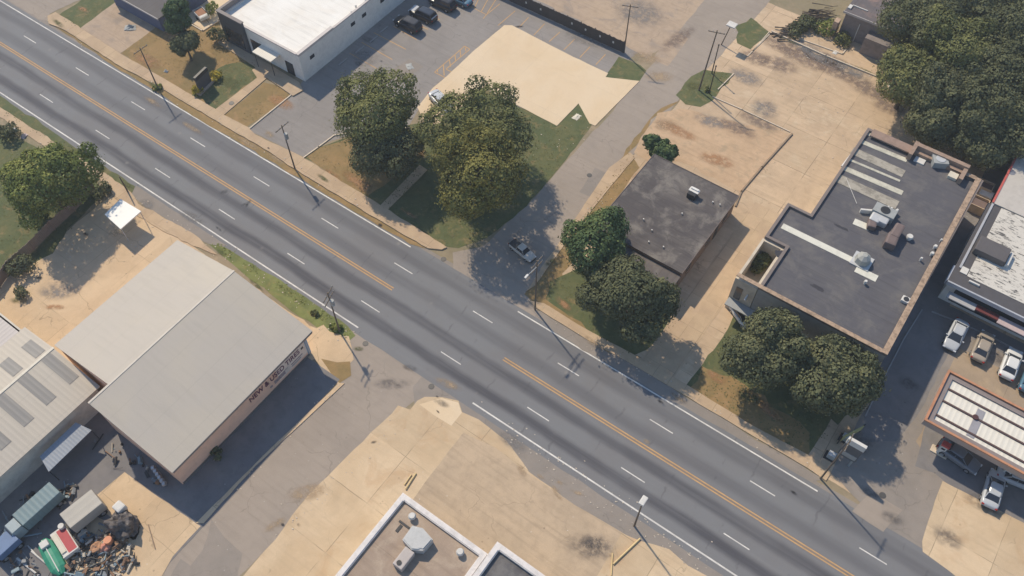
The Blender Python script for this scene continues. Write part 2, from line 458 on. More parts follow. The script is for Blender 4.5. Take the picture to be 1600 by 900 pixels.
# --- north-east side, west to east
sheet('parking_strip', [(-60, -30), (-60, -90), (130, -60), (128, -2), (76, 22), (74, 34), (60, 30), (0, -8)], g_street, amp=.3)
sheet('lawn', [(88, 26), (130, -2), (190, -40), (215, -20), (172, 12), (122, 48)], g_grass, amp=0.42)
sheet('driveway', [(122, 47), (166, 14), (200, -12), (243, 44), (188, 84)], g_brown, amp=.1)
sheet('lawn', [(189, 84), (243, 44), (262, 20), (290, 30), (318, 48), (341, 32), (352, 68), (400, 104), (403, 122), (336, 171)], g_dry, amp=0.23)
sheet('lawn', [(300, 150), (322, 124), (352, 100), (390, 98), (401, 106), (404, 121), (336, 171)], g_grass, amp=0.57)
sheet('parking_lot', [(262, 18), (240, -10), (300, -80), (420, -60), (345, 22), (341, 32), (318, 48), (290, 30)], g_slab, amp=.0, thick=.1)
sheet('lawn', [(349, 180), (414, 128), (432, 132), (455, 149), (386, 198)], g_dry, amp=0.27)
sheet('walkway', [(402, 104), (419, 121), (349, 181), (336, 172), (402, 122), (394, 110)], g_walk, thick=.06)
sheet('walkway', [(341, 68), (346, 60), (425, 104), (468, 130), (474, 142), (458, 151), (419, 124), (400, 106)], g_rect, thick=.08)
sheet('verge', [(92, 45), (76, 34), (78, 26), (187, 86), (345, 180), (455, 253), (470, 264), (597, 344), (690, 388), (664, 388), (640, 380), (590, 352), (470, 280), (300, 180), (240, 140), (180, 105)], g_dry, amp=0.23)
# pale slab of a cleared building
sheet('lawn', [(478, 247), (500, 229), (560, 208), (640, 196), (680, 190), (757, 138), (870, 197), (904, 162), (925, 194), (878, 258), (822, 322), (790, 350), (762, 372), (716, 388), (698, 386), (600, 325)], g_grass, amp=0.27)
sheet('lawn', [(478, 246), (500, 231), (545, 214), (640, 232), (640, 260), (590, 300), (575, 310)], g_dry, amp=0.80)
sheet('concrete_slab', [(788, 40), (800, 40), (885, 84), (950, 115), (946, 121), (999, 127), (930, 197), (921, 193), (904, 162), (870, 197), (757, 138), (730, 158), (700, 190), (680, 196), (663, 190), (652, 168), (676, 138), (700, 118), (740, 80)], g_slab, amp=.05, thick=.05)
sheet('lawn', [(946, 120), (958, 100), (968, 88), (1000, 102), (1010, 110), (999, 127)], g_grass, amp=0.27)
sheet('walkway', [(656, 258), (668, 266), (600, 334), (588, 328)], g_walk, thick=.07)
sheet('sidewalk', [(75, 26), (88, 20), (187, 84), (250, 120), (336, 171), (349, 180), (388, 200), (400, 212), (472, 246), (600, 325), (698, 387), (690, 391), (668, 389), (587, 342), (458, 264), (420, 238), (345, 194), (250, 138), (180, 100), (105, 50), (77, 38)], g_walk, amp=.12, step=.9, thick=.08)
# verge east of the side street, garden strip of the dark-roofed house
sheet('verge', [(1062, 158), (1020, 186), (985, 238), (1000, 262), (950, 330), (880, 430), (905, 500), (1000, 560), (960, 560), (905, 520), (826, 470), (818, 460), (868, 395), (930, 300), (985, 225), (1030, 170)], g_dry, amp=0.50)
sheet('lawn', [(862, 440), (880, 430), (960, 400), (1050, 470), (1040, 530), (980, 558), (905, 505), (850, 470)], g_grass, amp=0.50)
sheet('yard', [(1030, 176), (1062, 168), (1120, 186), (1232, 208), (1190, 262), (1158, 300), (1060, 250), (1010, 250), (990, 238)], g_dirt2, amp=.5)
sheet('lawn', [(1062, 140), (1078, 120), (1100, 109), (1146, 114), (1128, 138), (1112, 158), (1096, 167), (1072, 162), (1060, 150)], g_grass, amp=0.50)
sheet('lawn', [(1150, 40), (1176, 28), (1206, 50), (1196, 60), (1170, 78), (1150, 66)], g_grass, amp=0.65)
sheet('walkway', [(952, 262), (985, 238), (992, 246), (962, 282), (890, 372), (836, 446), (822, 456), (860, 400)], g_walk, thick=.05, amp=.06)
sheet('alley', [(105.2, 9.3), (105.2, 38), (109.4, 38), (109.4, 9.3)], g_walk, world=True, amp=.15)
sheet('lawn', [(1138, 512), (1160, 470), (1330, 640), (1262, 712), (1180, 668), (1072, 604)], g_grass, amp=0.27)
sheet('lawn', [(1072, 603), (1100, 575), (1180, 612), (1262, 672), (1262, 712), (1180, 668)], g_dry, amp=0.95)
sheet('driveway', [(1262, 712), (1300, 655), (1326, 680), (1300, 735), (1290, 732)], g_conc, amp=.1)
sheet('verge', [(830, 486), (850, 486), (905, 524), (1000, 575), (1060, 612), (1180, 686), (1290, 750), (1270, 752), (1180, 700), (1050, 626), (960, 574), (880, 528)], g_apron, amp=0.27)
sheet('sidewalk', [(826, 470), (850, 474), (910, 512), (1000, 560), (1075, 603), (1180, 668), (1262, 711), (1298, 738), (1290, 752), (1262, 732), (1180, 684), (1060, 612), (1000, 576), (905, 524), (838, 482)], g_walk, amp=.06, thick=.09)
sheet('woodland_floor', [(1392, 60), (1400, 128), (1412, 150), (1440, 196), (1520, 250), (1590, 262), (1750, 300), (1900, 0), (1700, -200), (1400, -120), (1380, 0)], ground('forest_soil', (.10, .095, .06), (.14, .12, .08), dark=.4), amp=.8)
# petrol station forecourt
sheet('forecourt', [(1298, 740), (1340, 660), (1400, 560), (1450, 470), (1700, 590), (1760, 900), (1560, 960), (1440, 850), (1360, 800)], g_apron, amp=.2)
sheet('forecourt', [(1432, 690), (1470, 600), (1500, 545), (1700, 640), (1700, 860), (1462, 735)], g_gasc, amp=.25)
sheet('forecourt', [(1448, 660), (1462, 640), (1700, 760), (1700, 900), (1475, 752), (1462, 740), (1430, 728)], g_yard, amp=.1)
sheet('forecourt', [(1472, 752), (1700, 868), (1760, 980), (1560, 980), (1500, 905), (1441, 862), (1440, 845)], g_lotc, amp=.08)
sheet('forecourt', [(1395, 560), (1440, 480), (1500, 505), (1478, 560), (1440, 640), (1400, 690), (1345, 690), (1350, 650)], g_yard, amp=.15)  # dark sheet outlined like the warehouse's cast shadow, painting its shade
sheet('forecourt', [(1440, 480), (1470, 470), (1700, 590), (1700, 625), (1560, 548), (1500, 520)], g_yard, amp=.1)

sheet('asphalt_patch', [(600, 118), (640, 92), (662, 104), (622, 132)], g_apron, amp=.1)
sheet('asphalt_patch', [(905, 300), (930, 262), (958, 276), (934, 314)], g_apron, amp=.1)
sheet('asphalt_patch', [(1020, 92), (1052, 48), (1076, 60), (1044, 104)], g_brown, amp=.2)
sheet('asphalt_patch', [(1330, 800), (1362, 770), (1410, 796), (1380, 830)], g_street, amp=.15)
# --- south-west side, west to east
sheet('lawn', [(-90, 100), (0, 196), (62, 236), (108, 262), (138, 268), (165, 300), (120, 345), (80, 395), (20, 430), (-20, 460), (-140, 520)], g_grass, amp=0.35)
sheet('verge', [(-60, 104), (0, 150), (210, 292), (205, 306), (150, 268), (60, 212), (0, 172), (-60, 132)], g_grass, amp=0.27)
sheet('apron', [(212, 290), (228, 300), (356, 385), (330, 382), (300, 370), (258, 342), (205, 306)], g_apron, amp=.12)
sheet('sidewalk', [(-60, 132), (0, 168), (62, 207), (150, 262), (206, 300), (216, 318), (306, 368), (340, 398), (322, 392), (300, 384), (240, 352), (196, 326), (150, 276), (100, 246), (50, 216), (0, 184), (-60, 148)], g_walk, amp=.18, step=.8, thick=.05)
sheet('verge', [(326, 381), (350, 386), (440, 440), (543, 509), (556, 524), (546, 534), (505, 520), (455, 486), (410, 450), (370, 418), (340, 394)], g_lush, amp=.22)
sheet('verge', [(484, 520), (500, 510), (545, 530), (552, 560), (530, 598), (500, 575), (488, 556)], g_yardc, amp=0.65)
sheet('lawn', [(505, 562), (545, 565), (548, 585), (530, 598)], g_dry, amp=0.50)
sheet('yard', R(73.2, 78.7, -44, -13.0), g_yard, world=True, amp=.1)
sheet('yard', R(56, 74, -80, -31.5), g_yard, world=True, amp=.2)
sheet('kerb', [(530, 599), (538, 600), (400, 728), (318, 818), (306, 818), (420, 704)], g_yardc, amp=.07, thick=.05)
sheet('yard', [(195, 738), (306, 818), (314, 822), (270, 870), (236, 930), (160, 960), (176, 880), (200, 830), (150, 790), (146, 778)], g_yardc, amp=.12)
sheet('parking_lot', [(652, 626), (664, 620), (690, 620), (716, 627), (722, 644), (748, 655), (792, 690), (828, 738), (862, 762), (902, 792), (958, 826), (1000, 845), (1045, 858), (1075, 884), (1108, 902), (1200, 980), (900, 1100), (300, 1100), (380, 900), (430, 842), (480, 775), (540, 715), (592, 664), (612, 645), (622, 634), (640, 640)], g_lotc, amp=.12)
sheet('parking_lot', [(724, 676), (775, 700), (822, 738), (900, 790), (972, 832), (930, 905), (860, 960), (600, 850), (652, 770)], g_rect, amp=.06)
sheet('parking_lot', [(655, 632), (680, 650), (705, 665), (722, 645), (716, 629), (690, 622)], g_slab, amp=.05)

sheet('alley', R(127.9, 131.5, 24, 64), g_yard, world=True, amp=.1)  # dark asphalt tone paints the alley's shade over the tan concrete
sheet('yard', [(96, 868), (112, 820), (150, 800), (212, 845), (226, 905), (150, 1000), (80, 960)], g_yardc, amp=.6)
flush_sheets()
# ------------------------------------------------------------------ painted markings (children of the surface they are painted on)
w_paint = ground('white_paint', (.74, .71, .65), (.50, .48, .45), big=.5, mid=2.2, dark=.6)
y_paint = ground('yellow_paint', (.58, .35, .15), (.48, .29, .13), big=.6, mid=3, dark=.45)
def paint(name, parent, m, segs, w):
    bm = bmesh.new()
    for i, (a, b) in enumerate(segs):
        mx, my = (a[0]+b[0])/2, (a[1]+b[1])/2
        n = max(1, int(math.hypot(b[0]-a[0], b[1]-a[1])/12))
        strip(bm, a, b, w, max(gz(mx, my), gz(a[0], a[1]))+.002+.0004*i)
    o = obj(name, bm, m, parent, smooth=True); return o
def wp(px, py): v = at(px, py); return (v.x, v.y)
LT, LB = 6.21, -6.58
paint('edge_line', main_road, w_paint, [((-220, LT), (73.3, LT)), ((89.8, LT), (128.3, LT)), ((158, LT), (400, LT))], .16)
paint('edge_line', main_road, w_paint, [((-220, LB), (75.8, LB)), ((92.7, LB), (400, LB))], .17)
# one chip-worn double yellow line, broken at the crossing of the side streets
for yy in (-.17, .17):
    paint('centre_line', main_road, y_paint, [((-220, yy), (75.6, yy)), ((92.2, yy), (400, yy))], .13)
paint('rumble_gap', main_road, ground('centre_fill', (.27, .2, .15), (.2, .17, .15), dark=.3), [((-220, 0), (75.5, 0)), ((92.3, 0), (400, 0))], .15)
for i in range(-12, 30):
    paint('lane_dash', main_road, w_paint, [((12.2*i, 3.15), (12.2*i+2.9, 3.15))], .12)
    paint('lane_dash', main_road, w_paint, [((12.2*i+12.56-12.2, -3.48), (12.2*i+12.56-12.2+2.9, -3.48))], .12)
lot = bpy.data.objects['parking_lot']
def pline(name, a, b, w=.12, m=None): paint(name, lot, m or y_paint, [(wp(*a), wp(*b))], w)
for a, b in (((615, 41), (651, 62)), ((584, 51), (634, 77)), ((565, 66), (613, 93)), ((546, 83), (590, 108)), ((690, 8), (704, 16)), ((668, 20), (687, 31)),
             ((646, 36), (669, 46)), ((826, 27), (811, 43)), ((851, 37), (834, 55)), ((875, 50), (858, 65)), ((898, 61), (881, 78)), ((922, 73), (906, 90)), ((946, 85), (931, 101)),
             ((805, 17), (778, 40))):
    pline('bay_line', a, b)
HB = [((679, 113), (726, 72)), ((726, 72), (734, 77)), ((734, 77), (697, 108)), ((679, 113), (699, 123)), ((697, 108), (708, 114)),
      ((694, 118), (693, 102)), ((704, 104), (702, 93)), ((712, 96), (711, 86)), ((720, 89), (719, 79)), ((684, 113), (683, 108)), ((728, 80), (727, 74))]
paint('hatched_box', lot, y_paint, [(wp(*a), wp(*b)) for a, b in HB], .13)
HB = [((722, 3), (760, 23)), ((760, 23), (781, 6)), ((760, 23), (755, 29)), ((732, 7), (740, -8)), ((741, 13), (750, -6)), ((752, 18), (764, -4)), ((761, 21), (775, -1))]
paint('hatched_box', lot, y_paint, [(wp(*a), wp(*b)) for a, b in HB], .12)

# soft-edged wear on the ground
s_dark = ground('oil_stain', (.10, .095, .10), (.13, .12, .115), dark=.3, fade=.5)
s_tan = ground('dust_stain', (.46, .34, .22), (.38, .29, .19), dark=.2, fade=.7)
s_grey = ground('grey_wash', (.27, .25, .235), (.22, .21, .205), dark=.25, fade=.7)
s_red = ground('clay_stain', (.44, .24, .12), (.38, .23, .13), dark=.2, fade=.8)
s_grn = ground('weed_stain', (.10, .115, .045), (.15, .14, .06), dark=.3, fade=.85)
s_black = ground('tar_spot', (.035, .033, .035), (.05, .048, .05), dark=.3, fade=.95)
stains('oil_stains', s_dark, [(575, 62, 1.4, .8, 0), (598, 78, .6, .35, 0), (560, 100, 1.0, .6, 0), (570, 82, .5, .3, .4), (612, 600, 2.6, .9, .6), (690, 630, 1.2, .5, .2), (1360, 770, 1.6, .7, .1), (1395, 810, 1.6, .8, .2), (1335, 690, 3, 2, .3),
    (925, 855, 3.4, 1.8, .5), (930, 850, 1.6, 1.1, .5), (640, 575, 1.2, .5, .3), (1560, 560, 2, 1.2, 0), (1420, 600, 1.5, 1.2, 0), (350, 300, .8, .5, 1), (385, 318, 1.0, .35, 1.2), (1540, 790, 3, 1.2, 0), (1480, 840, 2, 1.4, 0)])
stains('brown_washes', ground('brown_wash', (.27, .20, .16), (.23, .18, .15), dark=.25, fade=.75), [(1225, 72, 5, 2.2, .0), (1260, 92, 6, 2.4, -.05), (1310, 112, 6, 2.0, -.05), (1360, 140, 5, 2.2, -.1), (1300, 95, 5, 1.6, 0), (1215, 100, 4, 2.2, .1), (1180, 90, 3, 2, 0), (1060, 60, 5, 1.5, 1.4), (1390, 165, 3, 2.4, 0), (1150, 200, 4, 1.6, 0), (1185, 190, 4, 1.4, 0)])
stains('grey_washes', s_grey, [(1270, 80, 5.5, 1.8, -.2), (1330, 110, 4, 1.6, -.1), (920, 60, 5, 2.2, .2), (1000, 20, 5, 4, .2), (1165, 120, 3.5, 2, 0), (1195, 170, 2.6, 2.2, 0), (1110, 190, 3, 1.6, .1), (300, 340, 2.6, .9, .1), (230, 320, 1.5, 1, 0), (90, 455, 3, 1.6, .6), (570, 90, 3, 2, 0), (620, 160, 3.5, 1.4, 1.2), (1530, 660, 2.5, 1.2, 0), (800, 690, 2.2, 1, 0)])
stains('dust_patches', s_tan, [(870, 770, 1.2, .4, -.4), (815, 735, 1.0, .5, -.4), (1030, 120, 2.6, 1.5, .6), (1010, 90, 3, 1.6, .3), (1040, 195, 2.2, 1.6, .6), (420, 210, 1.2, .7, 0), (432, 246, 2.4, .8, -.1), (300, 200, 2.6, .5, 0), (390, 225, 3, .6, 0), (700, 600, 2, .6, .2), (480, 770, 2.5, 1.2, .9), (430, 820, 1.5, .6, 1.2), (1010, 690, .5, .3, 0), (1060, 622, 1.3, .4, 0), (925, 535, 2.2, .5, -.1), (875, 755, .5, .3, 0), (845, 745, .6, .25, 0), (902, 770, .9, .3, .2), (240, 160, 2.4, .5, 0)])
stains('clay_patches', s_red, [(270, 55, 2.4, 2.0, 0), (230, 95, 3.4, 1.4, 0), (440, 160, 2.8, 1.3, 0), (1120, 590, 1.6, .8, 0), (1200, 640, 2.6, .9, -.2), (560, 285, 3.6, 1.2, -.1), (520, 275, 2.4, .7, -.1), (1000, 275, 1.6, 1.0, 1.3), (900, 370, 2.4, .7, 1.3), (640, 335, 2, .4, -.05), (1060, 205, 3.6, 1.2, 0), (130, 15, 1.5, .6, 0), (1120, 250, 3.2, 1.4, .2), (880, 475, 1.6, .6, -.2), (1400, 130, 2, 1, 0), (85, 480, 1.6, .5, .6), (655, 240, 1.6, 1, 0)])
stains('weed_patches', s_grn, [(92, 38, 2.2, .5, -.1), (240, 132, 1.2, .6, 0), (505, 280, 1.4, .4, -.1), (200, 290, 1.2, .4, 0), (400, 445, 1.6, .3, -.1), (345, 395, 1.3, .4, 0), (560, 545, .8, .4, .5), (1350, 110, 2.2, .5, -.05), (1230, 62, 2.6, .5, 0), (860, 410, 1.0, .5, 1.3), (1170, 620, 2.0, 1.2, 0), (360, 130, 2, 1.3, 0), (30, 470, 1.4, .6, .5), (590, 250, 2, 1, 0), (1085, 135, 1.6, 1.1, .4), (700, 300, 2, 1.4, 0)])
stains('tar_spots', s_black, [(594, 352, .42, .36, 0), (244, 136, .5, .4, 0), (584, 691, .42, .2, .9), (683, 620, .25, .15, 0), (684, 643, .35, .12, -.2), (442, 820, .3, .2, 0), (420, 233, .3, .16, 0), (467, 820, .3, .2, 0), (1240, 770, .5, .2, 0), (1032, 628, .5, .2, 0), (388, 318, .25, .9, .3), (342, 358, .8, .2, -.1), (560, 150, .25, .2, 0), (596, 96, .35, .25, 0), (62, 434, .5, .3, .5), (134, 366, .6, .3, .3), (810, 42, 1.0, .3, .8)])
# manhole covers set in the asphalt
mh_mat = plain('cast_iron', (.10, .095, .09), .6, metal=.4)
for (px, py, r, nm) in ((571, 537, .36, 'beside the grass verge tip at the tyre shop corner'), (674, 604, .36, 'in the mouth of the lower side street'), (693, 405, .36, 'in the mouth of the upper side street by the sidewalk end'), (921, 274, .36, 'in the upper side street beside the dirt verge'), (362, 162, .4, 'in the pale walkway of the white-roofed building'), (1379, 774, .36, 'in the forecourt entrance by the pole shadow')):
    c = at(px, py); bm = bmesh.new(); z = gz(c.x, c.y)
    tube(bm, (c.x, c.y, z-.02), (c.x, c.y, z+.025), r, r*.97, 20)
    tube(bm, (c.x, c.y, z+.025), (c.x, c.y, z+.032), r*.8, r*.8, 20)
    solo('manhole_cover', bm, mh_mat, 'round iron manhole cover '+nm, 'manhole cover', (c.x, c.y, z), 'manhole covers')
# small kerbs and rails
kerb_m = plain('kerb_concrete', (.62, .52, .40), .8)
def kerb(pts, w, h, name='kerb', m=kerb_m):
    bm = bmesh.new(); P = [at(*p) for p in pts]
    for a, b in zip(P[:-1], P[1:]):
        d = (b-a); d.z = 0; n = Vector((-d.y, d.x, 0)).normalized()*w/2; z = min(gz(a.x, a.y), gz(b.x, b.y))-.02
        e = d.normalized()*w/2
        prism(bm, [a-n-e, b-n+e, b+n+e, a+n-e], z, z+h+.02)
    o = obj(name, bm, m); o['kind'] = 'structure'; return o
kerb([(388, 203), (455, 149)], .16, .14)
kerb([(470, 250), (498, 230), (522, 212), (562, 206), (640, 200)], .16, .14)
kerb([(265, 22), (289, 33), (317, 49), (342, 33)], .18, .16)
kerb([(1206, 50), (1290, 88), (1384, 126)], .18, .2)
kerb([(1206, 50), (1168, 88)], .12, .1)
kerb([(1146, 116), (1122, 140)], .14, .14)
kerb([(1114, 152), (1160, 172), (1233, 206)], .14, .14)
kerb([(1237, 210), (1190, 262), (1158, 300), (1149, 322)], .2, .2, m=plain('brown_kerb', (.30, .22, .15), .9))
kerb([(1246, 60), (1316, 85), (1326, 72)], .16, .14)
kerb([(1576, 78), (1600, 52)], .14, .14) if False else None
kerb([(1176, 80), (1202, 50)], .12, .1)
kerb([(1440, 485), (1412, 530), (1380, 592), (1352, 650)], .14, .14, m=plain('grey_kerb', (.35, .34, .33), .9))
kerb([(1456, 488), (1500, 505), (1560, 533), (1620, 565)], .14, .14, m=plain('grey_kerb', (.35, .34, .33), .9))
# ------------------------------------------------------------------ buildings
wht = plain('white_render', (.62, .60, .56), .8)
gry = plain('grey_render', (.80, .77, .71), .85)
glass = plain('dark_glass', (.03, .035, .045), .12, spec=.8, var=.1)
blk = plain('black_metal', (.03, .03, .032), .5)
tanstone = plain('tan_coping', (.46, .33, .24), .85, dirt=.6)
metal_lt = plain('light_metal', (.55, .55, .54), .45, metal=.2)
def wall_ring(bm, pts, z0, z1, t):
    """hollow parapet ring on an outline (counter-clockwise), thickness t inwards, closed solid segments"""
    n = len(pts); P = [Vector((p[0], p[1], 0)) for p in pts]; I = []
    for i in range(n):
        a, b, c = P[i-1], P[i], P[(i+1) % n]
        d1, d2 = (b-a).normalized(), (c-b).normalized()
        n1, n2 = Vector((-d1.y, d1.x, 0)), Vector((-d2.y, d2.x, 0))
        m = (n1+n2); m = m/max(.2, m.dot(n1)); I.append(b+m*t)
    V = [[bm.verts.new((p.x, p.y, z)) for p in L] for L, z in ((P, z0), (P, z1), (I, z1), (I, z0))]
    for k in range(4):
        A, B = V[k], V[(k+1) % 4]
        for i in range(n):
            j = (i+1) % n; bm.faces.new((A[i], A[j], B[j], B[i]))

# 1 tyre shop -------------------------------------------------------------
def gable(t, name, m, x0, xr, x1, y0, y1, z0, zr, th=.12, z2=None):
    bm = bmesh.new(); z2 = z0 if z2 is None else z2
    top = [(x0, z0), (xr, zr), (x1, z2)]
    a = [bm.verts.new((x, y0, z)) for x, z in top]; b = [bm.verts.new((x, y1, z)) for x, z in top]
    c = [bm.verts.new((x, y0, z-th)) for x, z in top]; d = [bm.verts.new((x, y1, z-th)) for x, z in top]
    for i in range(2):
        bm.faces.new((a[i], a[i+1], b[i+1], b[i])); bm.faces.new((c[i], d[i], d[i+1], c[i+1]))
        bm.faces.new((a[i], c[i], c[i+1], a[i+1])); bm.faces.new((b[i], b[i+1], d[i+1], d[i]))
    bm.faces.new((a[0], b[0], d[0], c[0])); bm.faces.new((a[2], c[2], d[2], b[2]))
    return part(t, name, bm, m)
t = Thing('tyre_shop', 'low-gabled grey metal-roofed shop with salmon side wall lettered NEW & USED TIRES', 'building', (64, -22, 0))
r_t = ribbed('tyre_roof', (.425, .385, .335), 1, .9, c2=(.46, .41, .335), big=.09, dirt=.7, depth=.03, rough=.6, seam=3.6)
def slope(nm, x0, z0, x1, z1, y0, y1, m, th=.12):
    bm = bmesh.new(); q = [(x0, y0, z0), (x1, y0, z1), (x1, y1, z1), (x0, y1, z0)]
    hi = [bm.verts.new(p) for p in q]; lo = [bm.verts.new((p[0], p[1], p[2]-th)) for p in q]; bm.faces.new(hi); bm.faces.new(lo[::-1])
    for i in range(4): bm.faces.new((lo[i], lo[(i+1) % 4], hi[(i+1) % 4], hi[i]))
    part(t, nm, bm, m)
slope('roof', 52.7, 4.9, 63.0, 7.0, -29.5, -11.7, r_t); slope('roof', 74.5, 4.9, 63.0, 7.0, -32.1, -11.7, r_t)
part(t, 'ridge_cap', bxs((62.88, 63.12, -32.12, -11.65, 6.97, 7.03)), plain('ridge_metal', (.52, .47, .40), .6))
salm = plain('salmon_paint', (.86, .54, .38), .8, var=.18, dirt=.35)
bm = bmesh.new()
for (x0, x1, y0, y1) in ((73.3, 73.6, -31.9, -12.3), (63.0, 73.3, -31.9, -31.6), (63.0, 63.3, -31.6, -29.4), (53.3, 63.0, -29.4, -29.1), (53.3, 73.3, -12.6, -12.3), (53.3, 53.6, -29.1, -12.6)):
    box(bm, x0, x1, y0, y1, 0, 4.75)
for y0, y1, prism_pts in ((-31.9, -31.7, [(63.0, 4.75), (73.6, 4.75), (63.0, 6.75)]), (-29.4, -29.2, [(53.3, 4.75), (63.0, 4.75), (63.0, 6.75)]), (-12.5, -12.3, [(53.3, 4.75), (73.6, 4.75), (63.0, 6.75)])):
    v0 = [bm.verts.new((x, y0, z)) for x, z in prism_pts]; v1 = [bm.verts.new((x, y1, z)) for x, z in prism_pts]
    bm.faces.new(v0); bm.faces.new(v1[::-1])
    for i in range(3): bm.faces.new((v0[i], v0[(i+1) % 3], v1[(i+1) % 3], v1[i]))
wl = part(t, 'wall', bm, salm)
part(t, 'white_wall_band', bxs((73.6, 73.63, -17.2, -12.3, .7, 3.2)), plain('whitewashed', (.86, .70, .58), .85, dirt=.5))
part(t, 'corner_trim', bxs((73.604, 73.66, -12.7, -12.28, .2, 4.6)), plain('blue_trim', (.30, .40, .52), .7))
part(t, 'drainpipe', tb(((73.7, -12.55, .1), (73.7, -12.55, 4.7), .06, .06)), metal_lt)
part(t, 'gutter', bxs((74.42, 74.58, -32.0, -11.8, 4.66, 4.80)), plain('rust_gutter', (.34, .24, .19), .7))
part(t, 'wall_base', bxs((73.6, 73.72, -31.8, -12.4, 0, .28)), plain('dark_base', (.16, .15, .14), .9))  # darker strip along the foot of the wall
def text(t, s, size, loc, rot, m, name='lettering', sx=1.0, ext=.012):
    cu = bpy.data.curves.new(name, 'FONT'); cu.body = s; cu.size = size; cu.extrude = ext; cu.align_x = 'LEFT'; cu.offset = .018
    o = bpy.data.objects.new(name, cu); COL.objects.link(o)
    dg = bpy.context.evaluated_depsgraph_get(); me = bpy.data.meshes.new_from_object(o.evaluated_get(dg))
    COL.objects.unlink(o); bpy.data.objects.remove(o)
    me.materials.clear(); me.materials.append(m)
    o = bpy.data.objects.new(name, me); COL.objects.link(o); o.parent = t.o
    o.location = Vector(loc)-t.L; o.rotation_euler = rot; o.scale = (sx, 1, 1)
    return o
purple = plain('purple_sign_paint', (.12, .03, .075), .7, dirt=.1)
txt = text(t, 'NEW & USED TIRES', 1.2, (73.645, -21.4, 1.95), (math.pi/2, 0, math.pi/2), purple, sx=1.0)
txt.scale.x = 7.7/txt.dimensions.x
bm = bmesh.new()
for i in range(4):
    a = i*math.pi/2; pass
tube(bm, (73.64, -13.2, 2.35), (73.67, -13.2, 2.35), .24, .24, 4)
part(t, 'painted_diamond', bm, blk)
# faded, unreadable second row of the wall painting
bm = bmesh.new(); rnd = random.Random(4)
for y0, y1, z0, z1 in ((-18.6, -18.25, 1.0, 1.3), (-17.9, -16.2, .95, 1.5), (-17.2, -15.7, 1.5, 1.6), (-15.2, -13.4, 1.3, 1.5), (-15.2, -13.7, .95, 1.1)):
    box(bm, 73.635, 73.645, y0, y1, z0, z1)
part(t, 'faded_markings', bm, plain('faded_paint', (.42, .32, .31), .8, var=.5, sc=5, dirt=.8))

# 2 long shed -------------------------------------------------------------
t = Thing('metal_shed', 'long low metal shed with dark skylight panels across its beige roof, behind the tyre shop', 'building', (53, -45, 0))
r_s = ribbed('shed_roof', (.45, .405, .345), 1, .55, c2=(.49, .435, .355), big=.1, dirt=.6, depth=.16, rough=.6, seam=4.4)
gable(t, 'roof', r_s, 47.2, 52.9, 60.1, -92, -29.8, 3.9, 4.9, z2=3.9)
gable(t, 'lean_to_roof', ribbed('lean_roof', (.50, .45, .42), 0, .5, c2=(.44, .40, .37), depth=.35), 36, 40, 47.15, -92, -30.6, 3.5, 3.75, z2=3.85)
part(t, 'ridge_cap', bxs((52.75, 53.05, -91, -29.75, 4.89, 4.95)), plain('ridge_metal2', (.62, .57, .47), .6))
beige = plain('beige_sheet', (.60, .56, .49), .8, dirt=.5)
bm = bxs((59.5, 59.7, -91.8, -30.2, 0, 3.8), (36.4, 59.5, -30.4, -30.2, 0, 3.55), (36.4, 36.6, -91.8, -30.4, 0, 3.4))
part(t, 'wall', bm, beige)
sky_m = ribbed('skylight', (.26, .245, .225), 1, .55, c2=(.22, .21, .20), depth=.3)
def onroof(px, py):
    # intersect the pixel ray with the two roof slopes
    best = None
    for z in [3.9+.01*i for i in range(101)]:
        q = at(px, py, z); zz = 3.9+(q.x-47.2)/5.7*1.0 if q.x < 52.9 else 3.9+(60.1-q.x)/7.2
        if best is None or abs(zz-z) < best[0]: best = (abs(zz-z), q)
    return best[1]
for (px, py, L, Wd) in ((93, 575, 4.6, 1.25), (57, 607, 4.6, 1.3), (22, 640, 4.6, 1.3), (52, 545, 2.9, 1.3), (17, 573, 2.9, 1.3), (-14, 676, 4.6, 1.3), (-20, 604, 2.9, 1.3)):
    q = onroof(px, py); bm = bmesh.new(); vs = []
    for sx_, sy_ in ((-1, -1), (1, -1), (1, 1), (-1, 1)):
        x = q.x+sx_*L/2; y = q.y+sy_*Wd/2
        z = 3.9+(x-47.2)/5.7 if x < 52.9 else 3.9+(60.1-x)/7.2
        vs.append((x, y, z))
    lo = [bm.verts.new((x, y, z+.0)) for x, y, z in vs]; hi = [bm.verts.new((x, y, z+.035)) for x, y, z in vs]
    bm.faces.new(hi)
    for i in range(4): bm.faces.new((lo[i], lo[(i+1) % 4], hi[(i+1) % 4], hi[i]))
    part(t, 'skylight', bm, sky_m)
# lean-to roof on the shed's yard side
t = Thing('carport', 'blue-grey corrugated lean-to roof against the yard side of the long shed', 'carport', (62.5, -35.5, 0))
P = [at(62, 713, 2.7), at(118, 660, 2.7), at(143, 672, 2.4), at(76, 737, 2.4)]
bm = bmesh.new(); hi = [bm.verts.new(p) for p in P]; lo = [bm.verts.new(p-Vector((0, 0, .08))) for p in P]
bm.faces.new(hi); bm.faces.new(lo[::-1])
for i in range(4): bm.faces.new((lo[i], lo[(i+1) % 4], hi[(i+1) % 4], hi[i]))
part(t, 'roof', bm, ribbed('blue_sheet', (.30, .33, .37), 1, .35, c2=(.24, .27, .31), depth=.3, rough=.5))
for p in P: part(t, 'post', tb(((p.x*.985+t.L.x*.015, p.y*.985+t.L.y*.015, 0), (p.x*.985+t.L.x*.015, p.y*.985+t.L.y*.015, p.z-.05), .05, .05)), blk)
part(t, 'beam', tb((P[2]-Vector((.1, 0, .12)), P[3]-Vector((.1, 0, .12)), .06, .06)), blk)

